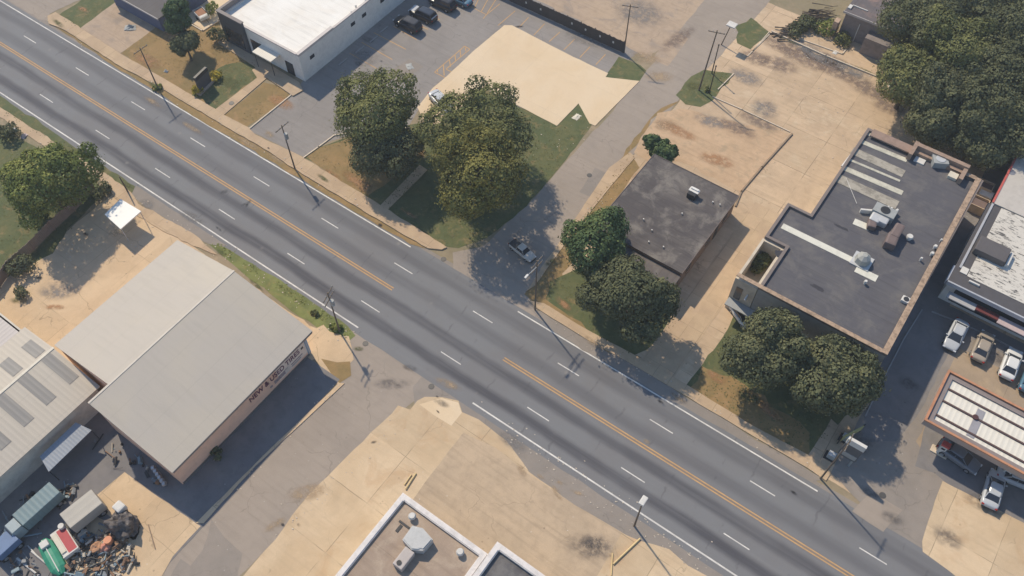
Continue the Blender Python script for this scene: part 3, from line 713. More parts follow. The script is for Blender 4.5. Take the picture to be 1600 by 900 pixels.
# 3 white-roofed building --------------------------------------------------
t = Thing('office_building', 'large flat white-roofed building with pale grey walls beside the parking lot', 'building', (34, 32, 0))
H = 4.6
part(t, 'wall', bxs((26.2, 41.75, 20.6, 20.9, 0, H), (41.45, 41.75, 20.9, 92, 0, H), (26.2, 26.5, 20.9, 92, 0, H)), gry)
part(t, 'roof', bxs((26.5, 41.45, 20.9, 92, H-.25, H-.1)), flat_roof('white_roof', (.80, .77, .71), (.72, .66, .57), axis=1, size=9, patches=.5, light=(.84, .82, .77)))
bm = bmesh.new(); wall_ring(bm, [(26.14, 20.54), (41.81, 20.54), (41.81, 92.06), (26.14, 92.06)], H, H+.22, .34); part(t, 'parapet', bm, plain('pale_coping', (.55, .50, .47), .7))
part(t, 'step_parapet', bxs((41.30, 41.84, 20.52, 27.8, H+.22, H+.42)), plain('pale_coping', (.55, .5, .47)))
dk = plain('dark_cladding', (.075, .085, .10), .5, var=.2)
part(t, 'entrance_facade', bxs((26.0, 31.0, 20.2, 20.6, 0, H+.9)), dk)
part(t, 'entrance_parapet', bxs((25.9, 31.1, 20.1, 20.66, H+.9, H+1.05), (25.9, 26.3, 20.66, 27.5, H-.2, H+1.05)), plain('taupe_coping', (.22, .19, .18), .7))
part(t, 'window', bxs((26.8, 30.3, 20.15, 20.21, .6, 3.2)), glass)
part(t, 'window', bxs((31.6, 34.3, 20.54, 20.61, .4, 2.9)), glass)
part(t, 'door', bxs((38.4, 39.9, 20.53, 20.6, .1, 2.3)), glass)
aw = part(t, 'awning', bxs((33.9, 37.6, 18.7, 20.6, 2.75, 2.95)), ribbed('awning_sheet', (.72, .68, .60), 0, .3, depth=.25))
for x in (34.1, 37.4): part(t, 'awning_post', tb(((x, 18.85, .1), (x, 18.85, 2.75), .05, .05)), blk)
for y in (22.9, 31.7, 34.2, 38.4, 42.6, 47.5):
    w = part(t, 'window', bxs((41.75, 41.79, y-.45, y+.45, 2.75, 3.35)), glass); part(t, 'frame', bxs((41.745, 41.772, y-.53, y+.53, 2.67, 3.43)), gry, parent=w)
for px, py, r in ((556, 10, .18), (549, 20, .14), (571, 2, .14)):
    c = at(px, py, H); part(t, 'roof_vent', tb(((c.x, c.y, H-.1), (c.x, c.y, H+.3), r, r*.8)), gry)
for px, py in ((536, 97), (562, 78), (584, 62), (600, 47)):
    c = at(px, py); z = gz(c.x, c.y)
    solo('wheel_stop', bxs((c.x-.1, c.x+.1, c.y-.95, c.y+.95, z, z+.13), bevel=.03), plain('stop_concrete', (.34, .32, .31), .9), {536: 'grey concrete wheel stop nearest the building corner beside the big tree', 562: 'grey concrete wheel stop second from the building corner', 584: 'grey concrete wheel stop third from the building corner', 600: 'grey concrete wheel stop closest to the parked black car'}[px], 'wheel stop', (c.x, c.y, z), 'wheel stops by the white-roofed building')

# 4 dark-roofed house ------------------------------------------------------
t = Thing('flat_roofed_house', 'brown-walled building under a weathered charcoal flat roof, between the two driveways', 'building', (97.5, 26, 0))
H = 3.25
bw = plain('brown_wall', (.235, .17, .135), .85, dirt=.5)
part(t, 'wall', bxs((91.7, 103.6, 20.1, 20.3, 0, H), (103.3, 103.6, 20.3, 34.5, 0, H), (91.7, 103.3, 34.3, 34.5, 0, H), (91.7, 92.0, 20.3, 34.3, 0, H)), bw)
part(t, 'roof', bxs((91.5, 103.75, 20.05, 34.65, H, H+.14)), flat_roof('charcoal_roof', (.088, .078, .078), (.135, .12, .112), axis=1, size=1.15, patches=.9, light=(.25, .225, .195)))
part(t, 'wall', bxs((93.8, 103.5, 17.6, 17.8, 0, H-.5), (103.3, 103.5, 17.8, 20.1, 0, H-.5), (93.8, 94.0, 17.8, 20.1, 0, H-.5)), bw)
part(t, 'porch_roof', bxs((93.5, 103.75, 17.4, 20.03, H-.5, H-.38)), flat_roof('porch_roof', (.12, .105, .10), (.17, .15, .135), axis=0, size=.9, patches=.7, light=(.22, .2, .18)))
part(t, 'roof_edge', bxs((103.75, 103.82, 20.0, 34.7, H-.12, H+.2), (91.43, 91.5, 20.0, 34.7, H-.12, H+.2), (91.5, 103.75, 34.65, 34.72, H-.12, H+.2)), plain('roof_trim', (.16, .13, .12), .7))
for y in (22.5, 27.5, 32):
    part(t, 'window', bxs((103.6, 103.63, y-.6, y+.6, 1.0, 2.1)), glass)
part(t, 'door', bxs((103.6, 103.64, 29.3, 30.2, .05, 2.05)), blk)
c = at(1081, 308, H)
part(t, 'chimney', bxs((c.x-.55, c.x+.55, c.y-.55, c.y+.55, H+.1, H+.95), bevel=.04), blk)
part(t, 'chimney_cap', bxs((c.x-.65, c.x+.65, c.y-.05, c.y+.65, H+.95, H+1.05), (c.x-.5, c.x+.5, c.y+.3, c.y+.6, H+1.05, H+1.2)), plain('white_cap', (.7, .68, .64), .6))
for px, py in ((1113, 318), (1065, 336), (1005, 345), (1018, 362), (1036, 388), (1013, 380), (1124, 322)):
    q = at(px, py, H); part(t, 'roof_vent', tb(((q.x, q.y, H+.1), (q.x, q.y, H+.4), .09, .09)), wht)

# 5 large dark flat roof ---------------------------------------------------
t = Thing('warehouse', 'largest dark grey flat-roofed building, tan coping, rooftop units and pale roof strips', 'building', (118, 36, 0))
H = 6.2
OUT = [(112.4, 21.2), (127.45, 21.2), (127.75, 51.6), (112.7, 51.9), (112.7, 34.4), (109.75, 34.4), (109.75, 28.2), (112.4, 28.2)]
IN = [(112.7, 21.6), (126.9, 21.6), (127.1, 51.0), (113.0, 51.4), (113.0, 34.0), (110.1, 34.0), (110.1, 28.5), (112.7, 28.5)]
rf = flat_roof('slate_roof', (.10, .097, .108), (.13, .124, .125), axis=1, size=1.6, patches=.6, light=(.16, .15, .142))
bm = bmesh.new(); prism(bm, IN, H-.3, H); part(t, 'roof', bm, rf)
sw = plain('grey_block', (.36, .345, .32), .85, dirt=.5)
bm = bmesh.new(); wall_ring(bm, OUT, 0, H, .3); part(t, 'wall', bm, sw)
bm = bmesh.new(); wall_ring(bm, [(112.37, 21.17), (127.48, 21.17), (127.78, 51.63), (112.67, 51.93), (112.67, 34.43), (109.72, 34.43), (109.72, 28.17), (112.37, 28.17)], H, H+.32, .36)
part(t, 'parapet', bm, plain('dark_coping', (.20, .165, .15), .8))
part(t, 'coping', bxs((126.85, 127.5, 21.16, 51.6, H+.32, H+.42), (109.6, 126.85, 21.1, 21.62, H+.32, H+.42), (123.5, 126.85, 51.1, 51.7, H+.32, H+.42), bevel=.02), plain('brick_coping', (.42, .30, .21), .85, var=.4, dirt=.8, sc=2))
part(t, 'coping', bxs((113.4, 118.6, 50.6, 51.95, H+.3, H+.5)), plain('brown_coping', (.30, .21, .165), .85, dirt=.6))
# penthouse wall on the back edge
part(t, 'raised_parapet', bxs((118.6, 119.1, 49.8, 52.4, H, H+1.1), (119.1, 125.6, 51.7, 52.3, H, H+1.1), (125.1, 125.6, 49.6, 51.7, H, H+.9), (119.1, 125.1, 51.1, 51.65, H, H+.5)), plain('brown_block', (.34, .24, .18), .85, dirt=.7))
# open light well with planting at the street corner
cream = plain('cream_wall', (.58, .50, .39), .8, dirt=.5)
bm = bmesh.new(); wall_ring(bm, [(109.6, 21.15), (112.34, 21.15), (112.34, 28.14), (109.6, 28.14)], 0, H-.1, .3)
part(t, 'light_well', bm, cream)
part(t, 'light_well_floor', bxs((109.9, 112.04, 21.45, 27.84, 3.0, 3.2)), plain('sand_floor', (.45, .38, .28), .9))
part(t, 'window', bxs((110.1, 110.9, 21.09, 21.15, 2.6, 4.8)), glass)
part(t, 'wall_bracket', tb(((111.6, 21.1, 4.4), (111.6, 20.5, 4.0), .1, .16)), wht)
part(t, 'canopy', bxs((109.7, 113.4, 19.9, 21.1, 2.2, 2.35)), plain('grey_canopy', (.33, .34, .34), .6))
pale = plain('pale_panel', (.56, .53, .43), .8, var=.3, dirt=.7, sc=.9)
def panel(px0, px1, w, m=pale, z=H, th=.05, name='roof_panel'):
    a, b = at(*px0, z), at(*px1, z); d = (b-a).normalized(); n = Vector((-d.y, d.x, 0))*w/2
    bm = bmesh.new(); prism(bm, [a-n, b-n, b+n, a+n], z-.01, z+th); return part(t, name, bm, m)
panel((1353, 207), (1415, 234), .75); panel((1345, 221), (1417, 251), .7)
panel((1331, 235), (1412, 272), 1.3, plain('dull_panel', (.38, .345, .285), .85, var=.35, dirt=.8)); panel((1328, 250), (1406, 283), .35); panel((1317, 262), (1410, 302), .8)
panel((1308, 278), (1402, 321), 1.45, plain('dull_panel', (.38, .345, .285)))
panel((1222, 353), (1336, 409), .85, plain('bright_panel', (.66, .64, .55), .8)); panel((1337, 420), (1370, 436), 1.0, plain('bright_panel', (.66, .64, .55))); panel((1334, 346), (1358, 356), .95, plain('bright_panel', (.66, .64, .55)))
panel((1334, 237), (1315, 261), .25, plain('white_cap', (.7, .68, .64)), th=.2)
a = [at(1432, 246), 0]
def roofbox(px, py, lx, ly, h, m, name, bev=.03, z=H, rot=0.0, cap=None):
    c = at(px, py, z+h*.5); b = bxs((-lx/2, lx/2, -ly/2, ly/2, z-.02, z+h), bevel=bev)
    bmesh.ops.rotate(b, verts=b.verts, cent=(0, 0, 0), matrix=Matrix.Rotation(rot, 3, 'Z')); bmesh.ops.translate(b, verts=b.verts, vec=(c.x, c.y, 0))
    o = part(t, name, b, m)
    if cap:
        b = bmesh.new(); tube(b, (c.x, c.y, z+h), (c.x, c.y, z+h+.06), min(lx, ly)*.38, min(lx, ly)*.38, 16); part(t, 'fan', b, cap, parent=o)
    return o
uw = plain('unit_cream', (.62, .57, .46), .7); ug = plain('unit_grey', (.33, .34, .33), .6); ub = plain('unit_brown', (.17, .125, .115), .6)
roofbox(1450, 244, 1.2, .9, .4, uw, 'roof_hatch'); roofbox(1489, 275, 1.1, 1.0, .4, uw, 'roof_hatch'); roofbox(1437, 251, 1.3, .95, .15, wht, 'roof_hatch'); roofbox(1415, 469, .9, .8, .4, wht, 'roof_hatch', cap=blk)
roofbox(1468, 252, 1.8, 1.6, .9, ug, 'rooftop_unit', rot=.5, cap=metal_lt); roofbox(1381, 333, 2.6, 1.5, 1.1, ug, 'rooftop_unit', cap=blk)
roofbox(1367, 342, 1.2, 1.5, .9, metal_lt, 'rooftop_unit', bev=.2); roofbox(1379, 346, 1.2, 1.2, .9, metal_lt, 'rooftop_unit', bev=.2)
roofbox(1362, 350, 1.0, 1.5, .8, ub, 'duct', bev=.2, rot=.3); roofbox(1400, 364, 1.1, 2.2, 1.3, ub, 'duct', bev=.25); roofbox(1392, 377, 1.3, 1.9, 1.2, ub, 'duct', bev=.25, rot=.1)
roofbox(1396, 333, .25, 1.3, .7, wht, 'duct', rot=-.4); roofbox(1354, 330, 1.5, .25, .6, wht, 'duct', rot=.5)
c = at(1349, 404, H+.6); b = bmesh.new(); tube(b, (c.x, c.y, H), (c.x, c.y, H+.9), .95, .8, 8); tube(b, (c.x, c.y, H+.9), (c.x, c.y, H+1.3), .8, .3, 8); fo = part(t, 'exhaust_fan', b, plain('fan_metal', (.36, .36, .33), .5))
part(t, 'curb', bxs((c.x-1.1, c.x+1.1, c.y-1.05, c.y+1.05, H-.02, H+.15)), metal_lt, parent=fo)
for px, py, r in ((1421, 371, .42), (1470, 376, .12), (1439, 405, .15), (1461, 386, .22), (1456, 397, .22), (1352, 441, .2), (1392, 327, .14), (1387, 325, .14)):
    q = at(px, py, H+.3); part(t, 'roof_vent', tb(((q.x, q.y, H-.02), (q.x, q.y, H+.35), r*.7, r*.7), ((q.x, q.y, H+.35), (q.x, q.y, H+.6), r, r*.8), n=12), wht)
wet = plain('ponding_stain', (.045, .042, .048), .5, dirt=.6); fadp = plain('faded_felt', (.20, .185, .175), .9, var=.5, sc=2, dirt=.8)
def blot(px, py, lx, ly, m, z=H, sd=1):
    c = at(px, py, z); bm = bmesh.new(); pts = []
    for i in range(22):
        a_ = 2*math.pi*i/22; r_ = 1+.45*mnoise.noise(Vector((math.cos(a_)*1.6+sd, math.sin(a_)*1.6, sd*3.1)))
        pts.append((c.x+lx*math.cos(a_)*r_, c.y+ly*math.sin(a_)*r_))
    prism(bm, pts, z-.01, z+.004+.0006*(sd % 7)); part(t, 'roof_stain', bm, m)
blot(1278, 450, .9, .28, wet, sd=2); blot(1316, 356, .9, .2, wet, sd=3); blot(1220, 396, .8, .5, wet, sd=4); blot(1376, 256, 1.9, .55, wet, sd=5)
part(t, 'cable', tb(((113.8, 42.5, H+.04), (116.5, 39.4, H+.04), .03, .03)), wht)

# 6 corner building, bottom ------------------------------------------------
t = Thing('parapet_building', 'brown-roofed building with thick white parapet at the bottom edge', 'building', (99, -28, 0))
H = 4.4
part(t, 'wall', bxs((94.5, 94.8, -60, -20.2, 0, H-.37), (94.8, 104.9, -20.5, -20.2, 0, H-.37)), wht)
part(t, 'roof', bxs((94.8, 104.9, -60, -20.5, H-.5, H-.35)), flat_roof('brown_gravel_roof', (.33, .25, .19), (.39, .30, .225), axis=1, size=5, patches=.8, light=(.46, .37, .28)))
bm = bmesh.new(); wall_ring(bm, [(94.42, -60.1), (104.98, -60.1), (104.98, -20.12), (94.42, -20.12)], H-.36, H, .62)
bmesh.ops.bevel(bm, geom=[e for e in bm.edges if all(v.co.z > H-.01 for v in e.verts)], offset=.08, segments=2, affect='EDGES')
part(t, 'parapet', bm, plain('white_parapet', (.68, .64, .61), .6, dirt=.5))
alu = plain('duct_metal', (.47, .47, .46), .5)
c = at(653, 845, H); 
bm = bmesh.new(); prism(bm, [(c.x-1.1, c.y-.9), (c.x+.2, c.y-1.15), (c.x+1.15, c.y-.6), (c.x+1.25, c.y+.8), (c.x-.2, c.y+1.1), (c.x-1.2, c.y+.7)], H-.36, H+.75)
bmesh.ops.bevel(bm, geom=[e for e in bm.edges if all(v.co.z > H+.7 for v in e.verts)], offset=.1, segments=2, affect='EDGES')
part(t, 'rooftop_unit', bm, alu)
c2 = at(631, 876, H)
part(t, 'duct', bxs((c2.x-.6, c2.x+.5, c2.y-.9, c2.y+1.1, H-.36, H+.5), bevel=.08), plain('duct_tan', (.46, .41, .38), .6))
part(t, 'duct_port', tb(((c2.x-.1, c2.y-.5, H+.45), (c2.x-.1, c2.y-.5, H+.56), .25, .25), n=14), blk)
for px, py in ((644, 807), (719, 863)):
    q = at(px, py, H); part(t, 'roof_vent', tb(((q.x, q.y, H-.36), (q.x, q.y, H+.05), .22, .22), ((q.x, q.y, H+.05), (q.x, q.y, H+.32), .4, .3), n=14), wht)
parts(t, 'roof_debris', ((95.9, 97.2, -22.6, -22.4, H-.36, H-.25), (96.2, 96.5, -23.5, -22.7, H-.36, H-.28)), blk)
t = Thing('parapet_building', 'dark-roofed annex with white parapet cut off by the bottom edge', 'building', (110, -30, 0))
part(t, 'wall', bxs((105.05, 105.35, -60, -18.8, 0, H+.3), (105.35, 116, -19.1, -18.8, 0, H+.3), (115.7, 116, -60, -19.1, 0, H+.3)), wht)
part(t, 'roof', bxs((105.35, 115.7, -60, -19.1, H-.2, H-.05)), flat_roof('dark_gravel_roof', (.10, .095, .10), (.14, .135, .135), axis=1, size=3, patches=.7, light=(.2, .19, .18)))
bm = bmesh.new(); wall_ring(bm, [(105.02, -60.1), (116.1, -60.1), (116.1, -18.72), (105.02, -18.72)], H-.04, H+.38, .62)
bmesh.ops.bevel(bm, geom=[e for e in bm.edges if all(v.co.z > H+.36 for v in e.verts)], offset=.08, segments=2, affect='EDGES')
part(t, 'parapet', bm, plain('white_parapet', (.68, .64, .61)))

# 7 convenience store ------------------------------------------------------
t = Thing('store', 'flat-roofed store with peeling white and black roof behind the petrol canopy', 'building', (140, 42, 0))
H = 4.4
part(t, 'wall', bxs((129.9, 130.2, 37.3, 50.6, 0, H-.4), (130.2, 158, 37.3, 37.6, 0, H-.4), (157.7, 158, 37.6, 50.6, 0, H-.4), (130.2, 157.7, 50.3, 50.6, 0, H-.4)), gry)
mot = ribbed('peeling_roof', (.60, .565, .50), 1, 1.1, c2=(.55, .51, .45), depth=.08, mott=((.09, .085, .08, 1), (.9, 3.6), .545))
part(t, 'roof', bxs((131.2, 158.3, 38.3, 50.9, H-.2, H)), mot)
part(t, 'mansard', bxs((129.6, 158.5, 36.4, 38.3, H-.45, H-.05), (129.6, 131.2, 38.3, 50.9, H-.45, H-.05)), plain('dark_mansard', (.085, .08, .085), .7))
part(t, 'fascia', bxs((129.5, 158.6, 36.3, 36.5, H-.6, H), (129.4, 129.6, 36.3, 39.0, H-.6, H), (130.0, 130.25, 39.0, 50.9, H-.04, H+.08)), plain('grey_fascia', (.42, .43, .46), .5))
part(t, 'awning', bxs((130.4, 133.7, 35.3, 36.3, 2.9, 3.05)), plain('grey_awning', (.40, .40, .41), .6)); part(t, 'awning', bxs((133.7, 136.3, 35.5, 36.3, 2.9, 3.1)), plain('maroon_awning', (.14, .035, .035), .6))
part(t, 'awning', bxs((136.3, 150, 35.2, 36.3, 2.9, 3.05)), plain('pink_awning', (.50, .40, .39), .6))
part(t, 'window', bxs((131, 150, 37.24, 37.3, .5, 2.7)), glass)
parts(t, 'flashing', ((130.3, 131.1, 38.4, 39.4, H-.04, H+.06), (131.6, 132.8, 37.6, 37.8, H-.04, H+.2)), wht)
c = at(1548, 392, H+.4)
u = part(t, 'rooftop_unit', bxs((c.x-1.7, c.x+1.9, c.y-1.2, c.y+1.2, H-.02, H+.9), bevel=.1), plain('unit_dark', (.11, .10, .10), .6))
part(t, 'duct', bxs((c.x+2.0, c.x+2.4, c.y-1.0, c.y+1.1, H-.02, H+.5), bevel=.08), wht)
t = Thing('store_annex', 'plain pale grey flat roof with red edge line at the right edge', 'building', (140, 58, 0))
part(t, 'wall', bxs((130.3, 156, 51.0, 66, 0, H-.3)), plain('cream_annex', (.52, .44, .34), .8))
part(t, 'roof', bxs((130.0, 156.2, 50.98, 66.2, H-.3, H+.12)), plain('annex_roof', (.50, .465, .42), .7))
part(t, 'red_edge', bxs((129.9, 130.15, 51.0, 60.6, H+.12, H+.2)), plain('red_edge', (.50, .11, .09), .6))
c = at(1580, 270, H); part(t, 'roof_stain', tb(((c.x, c.y, H+.12), (c.x, c.y, H+.126), .5, .5), n=16), plain('roof_stain', (.2, .21, .25), .9))
part(t, 'corner_flag', bxs((130.0, 131.2, 60.4, 61.0, H+.12, H+.8)), wht)
crate_m = plain('crate_tan', (.50, .39, .28), .85, dirt=.5)
for i, (px, py, lx, ly, h, m, lab) in enumerate(((1541, 288, 2.0, 1.5, 1.6, crate_m, 'tan box bin with open top nearest the red-edged roof corner'), (1542, 302, 1.6, 1.2, 1.3, wht, 'white flat-topped bin between two tan bins beside the red-edged roof'), (1531, 315, 2.2, 1.9, 1.4, crate_m, 'brown and tan bin at the narrow alley end by the dark roof'))):
    c = at(px, py, h); tt = Thing('storage_bin', lab, 'bin', (c.x, c.y, 0), 'bins in the alley')
    bm = bmesh.new(); wall_ring(bm, R(c.x-lx/2, c.x+lx/2, c.y-ly/2, c.y+ly/2), .0, h, .1); part(tt, 'body', bm, m)
    part(tt, 'contents', bxs((c.x-lx/2+.1, c.x+lx/2-.1, c.y-ly/2+.1, c.y+ly/2-.1, 0, h-(.05 if i == 1 else .35))), m if i == 1 else ub)

# 8 petrol canopy ----------------------------------------------------------
t = Thing('petrol_canopy', 'white ribbed forecourt canopy with orange edge over the pumps', 'canopy', (146, 21, 0))
H = 4.75
cr = ribbed('canopy_roof', (.72, .68, .59), 0, .55, c2=(.66, .62, .53), depth=.3, big=.3, rough=.5)
part(t, 'roof', bxs((134.5, 163, 18.15, 24.0, H-.5, H-.38)), cr)
orange = plain('orange_fascia', (.50, .24, .13), .5, dirt=.6); fs = plain('fascia_shade', (.40, .32, .28), .6)
bm = bmesh.new(); wall_ring(bm, R(133.75, 163.6, 17.45, 24.65), H-1.0, H-.15, .12); part(t, 'fascia', bm, fs)
bm = bmesh.new(); wall_ring(bm, R(133.70, 163.65, 17.40, 24.70), H-.15, H+.02, .24); part(t, 'edge_band', bm, orange)
bm = bmesh.new(); wall_ring(bm, R(133.95, 163.4, 17.65, 24.45), H-.5, H-.2, .55); part(t, 'gutter_board', bm, plain('gutter_board', (.24, .20, .19), .7))
for y in (18.9, 20.9, 22.6):
    part(t, 'roof_beam', bxs((134.5, 163, y-.1, y+.1, H-.39, H-.24)), plain('dark_rust', (.10, .06, .055), .7))
c = at(1512, 642, H-.3); part(t, 'roof_sump', bxs((137.9, 138.7, 18.5, 22.2, H-.39, H-.33)), plain('grey_patch', (.30, .29, .31), .7)); part(t, 'roof_drain', tb(((138.0, 20.95, H-.3), (138.0, 20.95, H-.15), .3, .3), n=12), plain('drain', (.08, .03, .03), .7))
for x in (138, 148, 158):
    part(t, 'column', bxs((x-.2, x+.2, 20.9, 21.3, 0, H-.5), bevel=.02), wht)
for i, x in enumerate((138, 143.5, 148)):
    zz = gz(x, 18.8)
    tt = Thing('fuel_pump', ('red-topped white fuel pump at the near canopy corner', 'white fuel pump in shade under the middle of the canopy', 'white fuel pump under the canopy near the right edge')[i], 'fuel pump', (x-.9 if i == 0 else x, 17.9 if i == 0 else 19.2, zz), 'fuel pumps under the canopy')
    L = tt.L; part(tt, 'island', bxs((L.x-.9, L.x+.9, L.y-.45, L.y+.45, L.z-.02, L.z+.15), bevel=.03), kerb_m)
    part(tt, 'cabinet', bxs((L.x-.35, L.x+.35, L.y-.25, L.y+.25, L.z+.15, L.z+1.7), bevel=.03), wht)
    part(tt, 'topper', bxs((L.x-.42, L.x+.42, L.y-.3, L.y+.3, L.z+1.7, L.z+2.05), bevel=.03), plain('red_topper', (.5, .08, .07), .5) if i == 0 else wht)
    part(tt, 'screen', bxs((L.x-.2, L.x+.2, L.y-.27, L.y-.25, L.z+1.1, L.z+1.4)), glass)
    part(tt, 'hose', tb(((L.x+.38, L.y, L.z+1.5), (L.x+.55, L.y, L.z+.6), .025, .025), ((L.x+.55, L.y, L.z+.6), (L.x+.38, L.y, L.z+1.0), .025, .025)), blk)

# 9 house at the top right -------------------------------------------------
t = Thing('house', 'old building with patched dark roof beside the woods at the top edge', 'building', (118, 82, 0))
H = 4.2
P = [at(1322, 12, H), at(1366, 40, H), at(1392, 51, H), at(1440, 10, H), at(1470, -60, H), at(1370, -80, H)]
c0 = at(1325, 14, H); Lx = at(1393, 52, H)
X0, X1, Y0 = c0.x, Lx.x+1.5, (c0.y+Lx.y)/2
part(t, 'wall', bxs((X0+.1, X1, Y0, Y0+.3, 0, H), (X0+.1, X0+.4, Y0+.3, Y0+16, 0, H), (X1-.3, X1, Y0+.3, Y0+16, 0, H)), plain('mauve_wall', (.25, .215, .20), .85, dirt=.6))
part(t, 'roof', bxs((X0-.2, X1+.3, Y0-.25, Y0+16.5, H, H+.15)), flat_roof('patched_roof', (.135, .12, .125), (.19, .16, .155), axis=0, size=2.2, patches=.8, light=(.30, .2, .165)))
part(t, 'roof_edge', bxs((X0-.3, X1+.4, Y0-.36, Y0-.25, H-.1, H+.22)), plain('weathered_trim', (.45, .42, .40), .7))
part(t, 'downpipe', tb(((X0+2.6, Y0-.12, .1), (X0+2.6, Y0-.12, 3.2), .07, .07)), wht)
part(t, 'extension', bxs((X0+4.3, X1+.4, Y0-2.0, Y0-.02, 0, 2.8)), plain('mauve_wall', (.25, .215, .20)))
part(t, 'broken_corner', bxs((X0-1.0, X0-.22, Y0-.9, Y0+.3, 0, 2.6), bevel=.1), tanstone)
parts(t, 'roof_trim', ((X0+.3, X0+2.6, Y0+1.6, Y0+1.75, H+.14, H+.3), (X0-.1, X0+.4, Y0+.6, Y0+1.5, H+.14, H+.35)), wht)

# 10 shed and fences -------------------------------------------------------
t = Thing('shadow_shed', 'dark navy-walled low building added to stand in for a blue shadow at the top edge behind the slim tree', 'shed', (10, 26, 0))  # added shed, standing in for a dark blue shadow on the ground
a = at(247, 28, 2.6); 
part(t, 'wall', bxs((a.x-11, a.x, a.y, a.y+9, 0, 2.5)), plain('shadow_navy_wall', (.10, .12, .20), .8))  # the shadow's dark blue is put into the wall colour
part(t, 'roof', bxs((a.x-11.2, a.x+.2, a.y-.2, a.y+9.2, 2.5, 2.62)), flat_roof('shed_felt', (.11, .10, .10), (.15, .14, .13), size=1.5))
part(t, 'roof_edge', bxs((a.x-11.3, a.x+.25, a.y-.3, a.y-.2, 2.42, 2.68)), plain('weathered_trim', (.45, .42, .40)))
wood = plain('dark_fence_wood', (.085, .072, .066), .85, var=.4, sc=2)
t = Thing('board_fence', 'long dark board fence with pale square plates along the top of the parking lot', 'fence', (60, 52.6, 0))
yb = 52.7; bm = bmesh.new(); rnd = random.Random(2); x = 36.0
while x < 76.2:
    w = .19; box(bm, x, x+w-.02, yb+rnd.uniform(-.015, .015), yb+.05, .05, 2.05+rnd.uniform(-.06, .06)); x += w
part(t, 'boards', bm, wood)
parts(t, 'rail', ((36, 76.2, yb+.05, yb+.1, .5, .62), (36, 76.2, yb+.05, yb+.1, 1.6, 1.72)), wood)
for x in np.arange(36, 76.5, 2.5): part(t, 'post', bxs((x-.06, x+.06, yb+.1, yb+.22, 0, 2.1)), wood)
for px, py in ((822, 4), (845, 14), (893, 37), (914, 47), (937, 57), (957, 67)):
    q = at(px, py, 1.2); part(t, 'plate', bxs((q.x-.13, q.x+.13, yb-.05, yb-.02, 1.0, 1.35)), wht)
t = Thing('board_fence', 'brown sagging board fence between the left lawn and the sandy lot', 'fence', (35, -18, 0))
FP = [(33.3, -10.6), (34.2, -14.5), (34.6, -18), (35.2, -21.5), (35.5, -25.0), (36.6, -27.6), (37.2, -30.2)]
bm = bmesh.new(); brn = plain('brown_fence_wood', (.27, .205, .16), .85, var=.35, sc=2)
for a, b in zip(FP[:-1], FP[1:]):
    a = Vector((*a, 0)); b = Vector((*b, 0)); d = (b-a); n = int(d.length/.2); e = d.normalized(); nn = Vector((-e.y, e.x, 0))*.025
    for i in range(n):
        p = a+d*(i/n); q = p+e*.18; prism(bm, [p-nn, q-nn, q+nn, p+nn], .05, 1.75+rnd.uniform(-.12, .08))
part(t, 'boards', bm, brn)
for a in FP: part(t, 'post', bxs((a[0]+.04, a[0]+.16, a[1]-.06, a[1]+.06, 0, 1.9)), brn)
# ------------------------------------------------------------------ trees
def leaves_mesh(name, P, N, S, T, m, rnd):
    """one quad per leaf clump: P centres, N normals, S sizes, T tint"""
    n = len(P); a = rnd.standard_normal((n, 3)); a -= (a*N).sum(1)[:, None]*N; a /= np.linalg.norm(a, axis=1)[:, None]+1e-9
    b = np.cross(N, a); asp = rnd.uniform(.55, 1.0, (n, 1)); fold = rnd.uniform(-.35, .1, (n, 1))
    s = S[:, None]; V = np.empty((n, 4, 3))
    V[:, 0] = P-a*s; V[:, 1] = P-b*s*asp+N*s*fold; V[:, 2] = P+a*s; V[:, 3] = P+b*s*asp+N*s*fold
    me = bpy.data.meshes.new(name); me.vertices.add(n*4); me.vertices.foreach_set('co', V.reshape(-1))
    me.loops.add(n*4); me.loops.foreach_set('vertex_index', np.arange(n*4, dtype=np.int32))
    me.polygons.add(n); me.polygons.foreach_set('loop_start', np.arange(0, n*4, 4, dtype=np.int32))
    at_ = me.attributes.new('tint', 'FLOAT', 'POINT'); at_.data.foreach_set('value', np.repeat(T, 4).astype(np.float32))
    me.materials.append(m); me.update(calc_edges=True); me.validate()
    return me
F_OLIVE = foliage('olive_leaves', (0.127, 0.140, 0.061), (0.201, 0.210, 0.085), (0.268, 0.260, 0.104))
F_GOLD = foliage('gold_leaves', (0.149, 0.147, 0.055), (0.238, 0.224, 0.076), (0.387, 0.323, 0.098))
F_GREEN = foliage('green_leaves', (0.074, 0.115, 0.055), (0.120, 0.168, 0.073), (0.185, 0.224, 0.085))
F_DARK = foliage('dark_leaves', (0.104, 0.116, 0.066), (0.149, 0.159, 0.085), (0.209, 0.204, 0.104))
F_BRIGHT = foliage('bright_leaves', (0.127, 0.161, 0.051), (0.223, 0.253, 0.076), (0.357, 0.351, 0.116))
bark = plain('bark', (.12, .095, .075), .9, var=.4, sc=3)
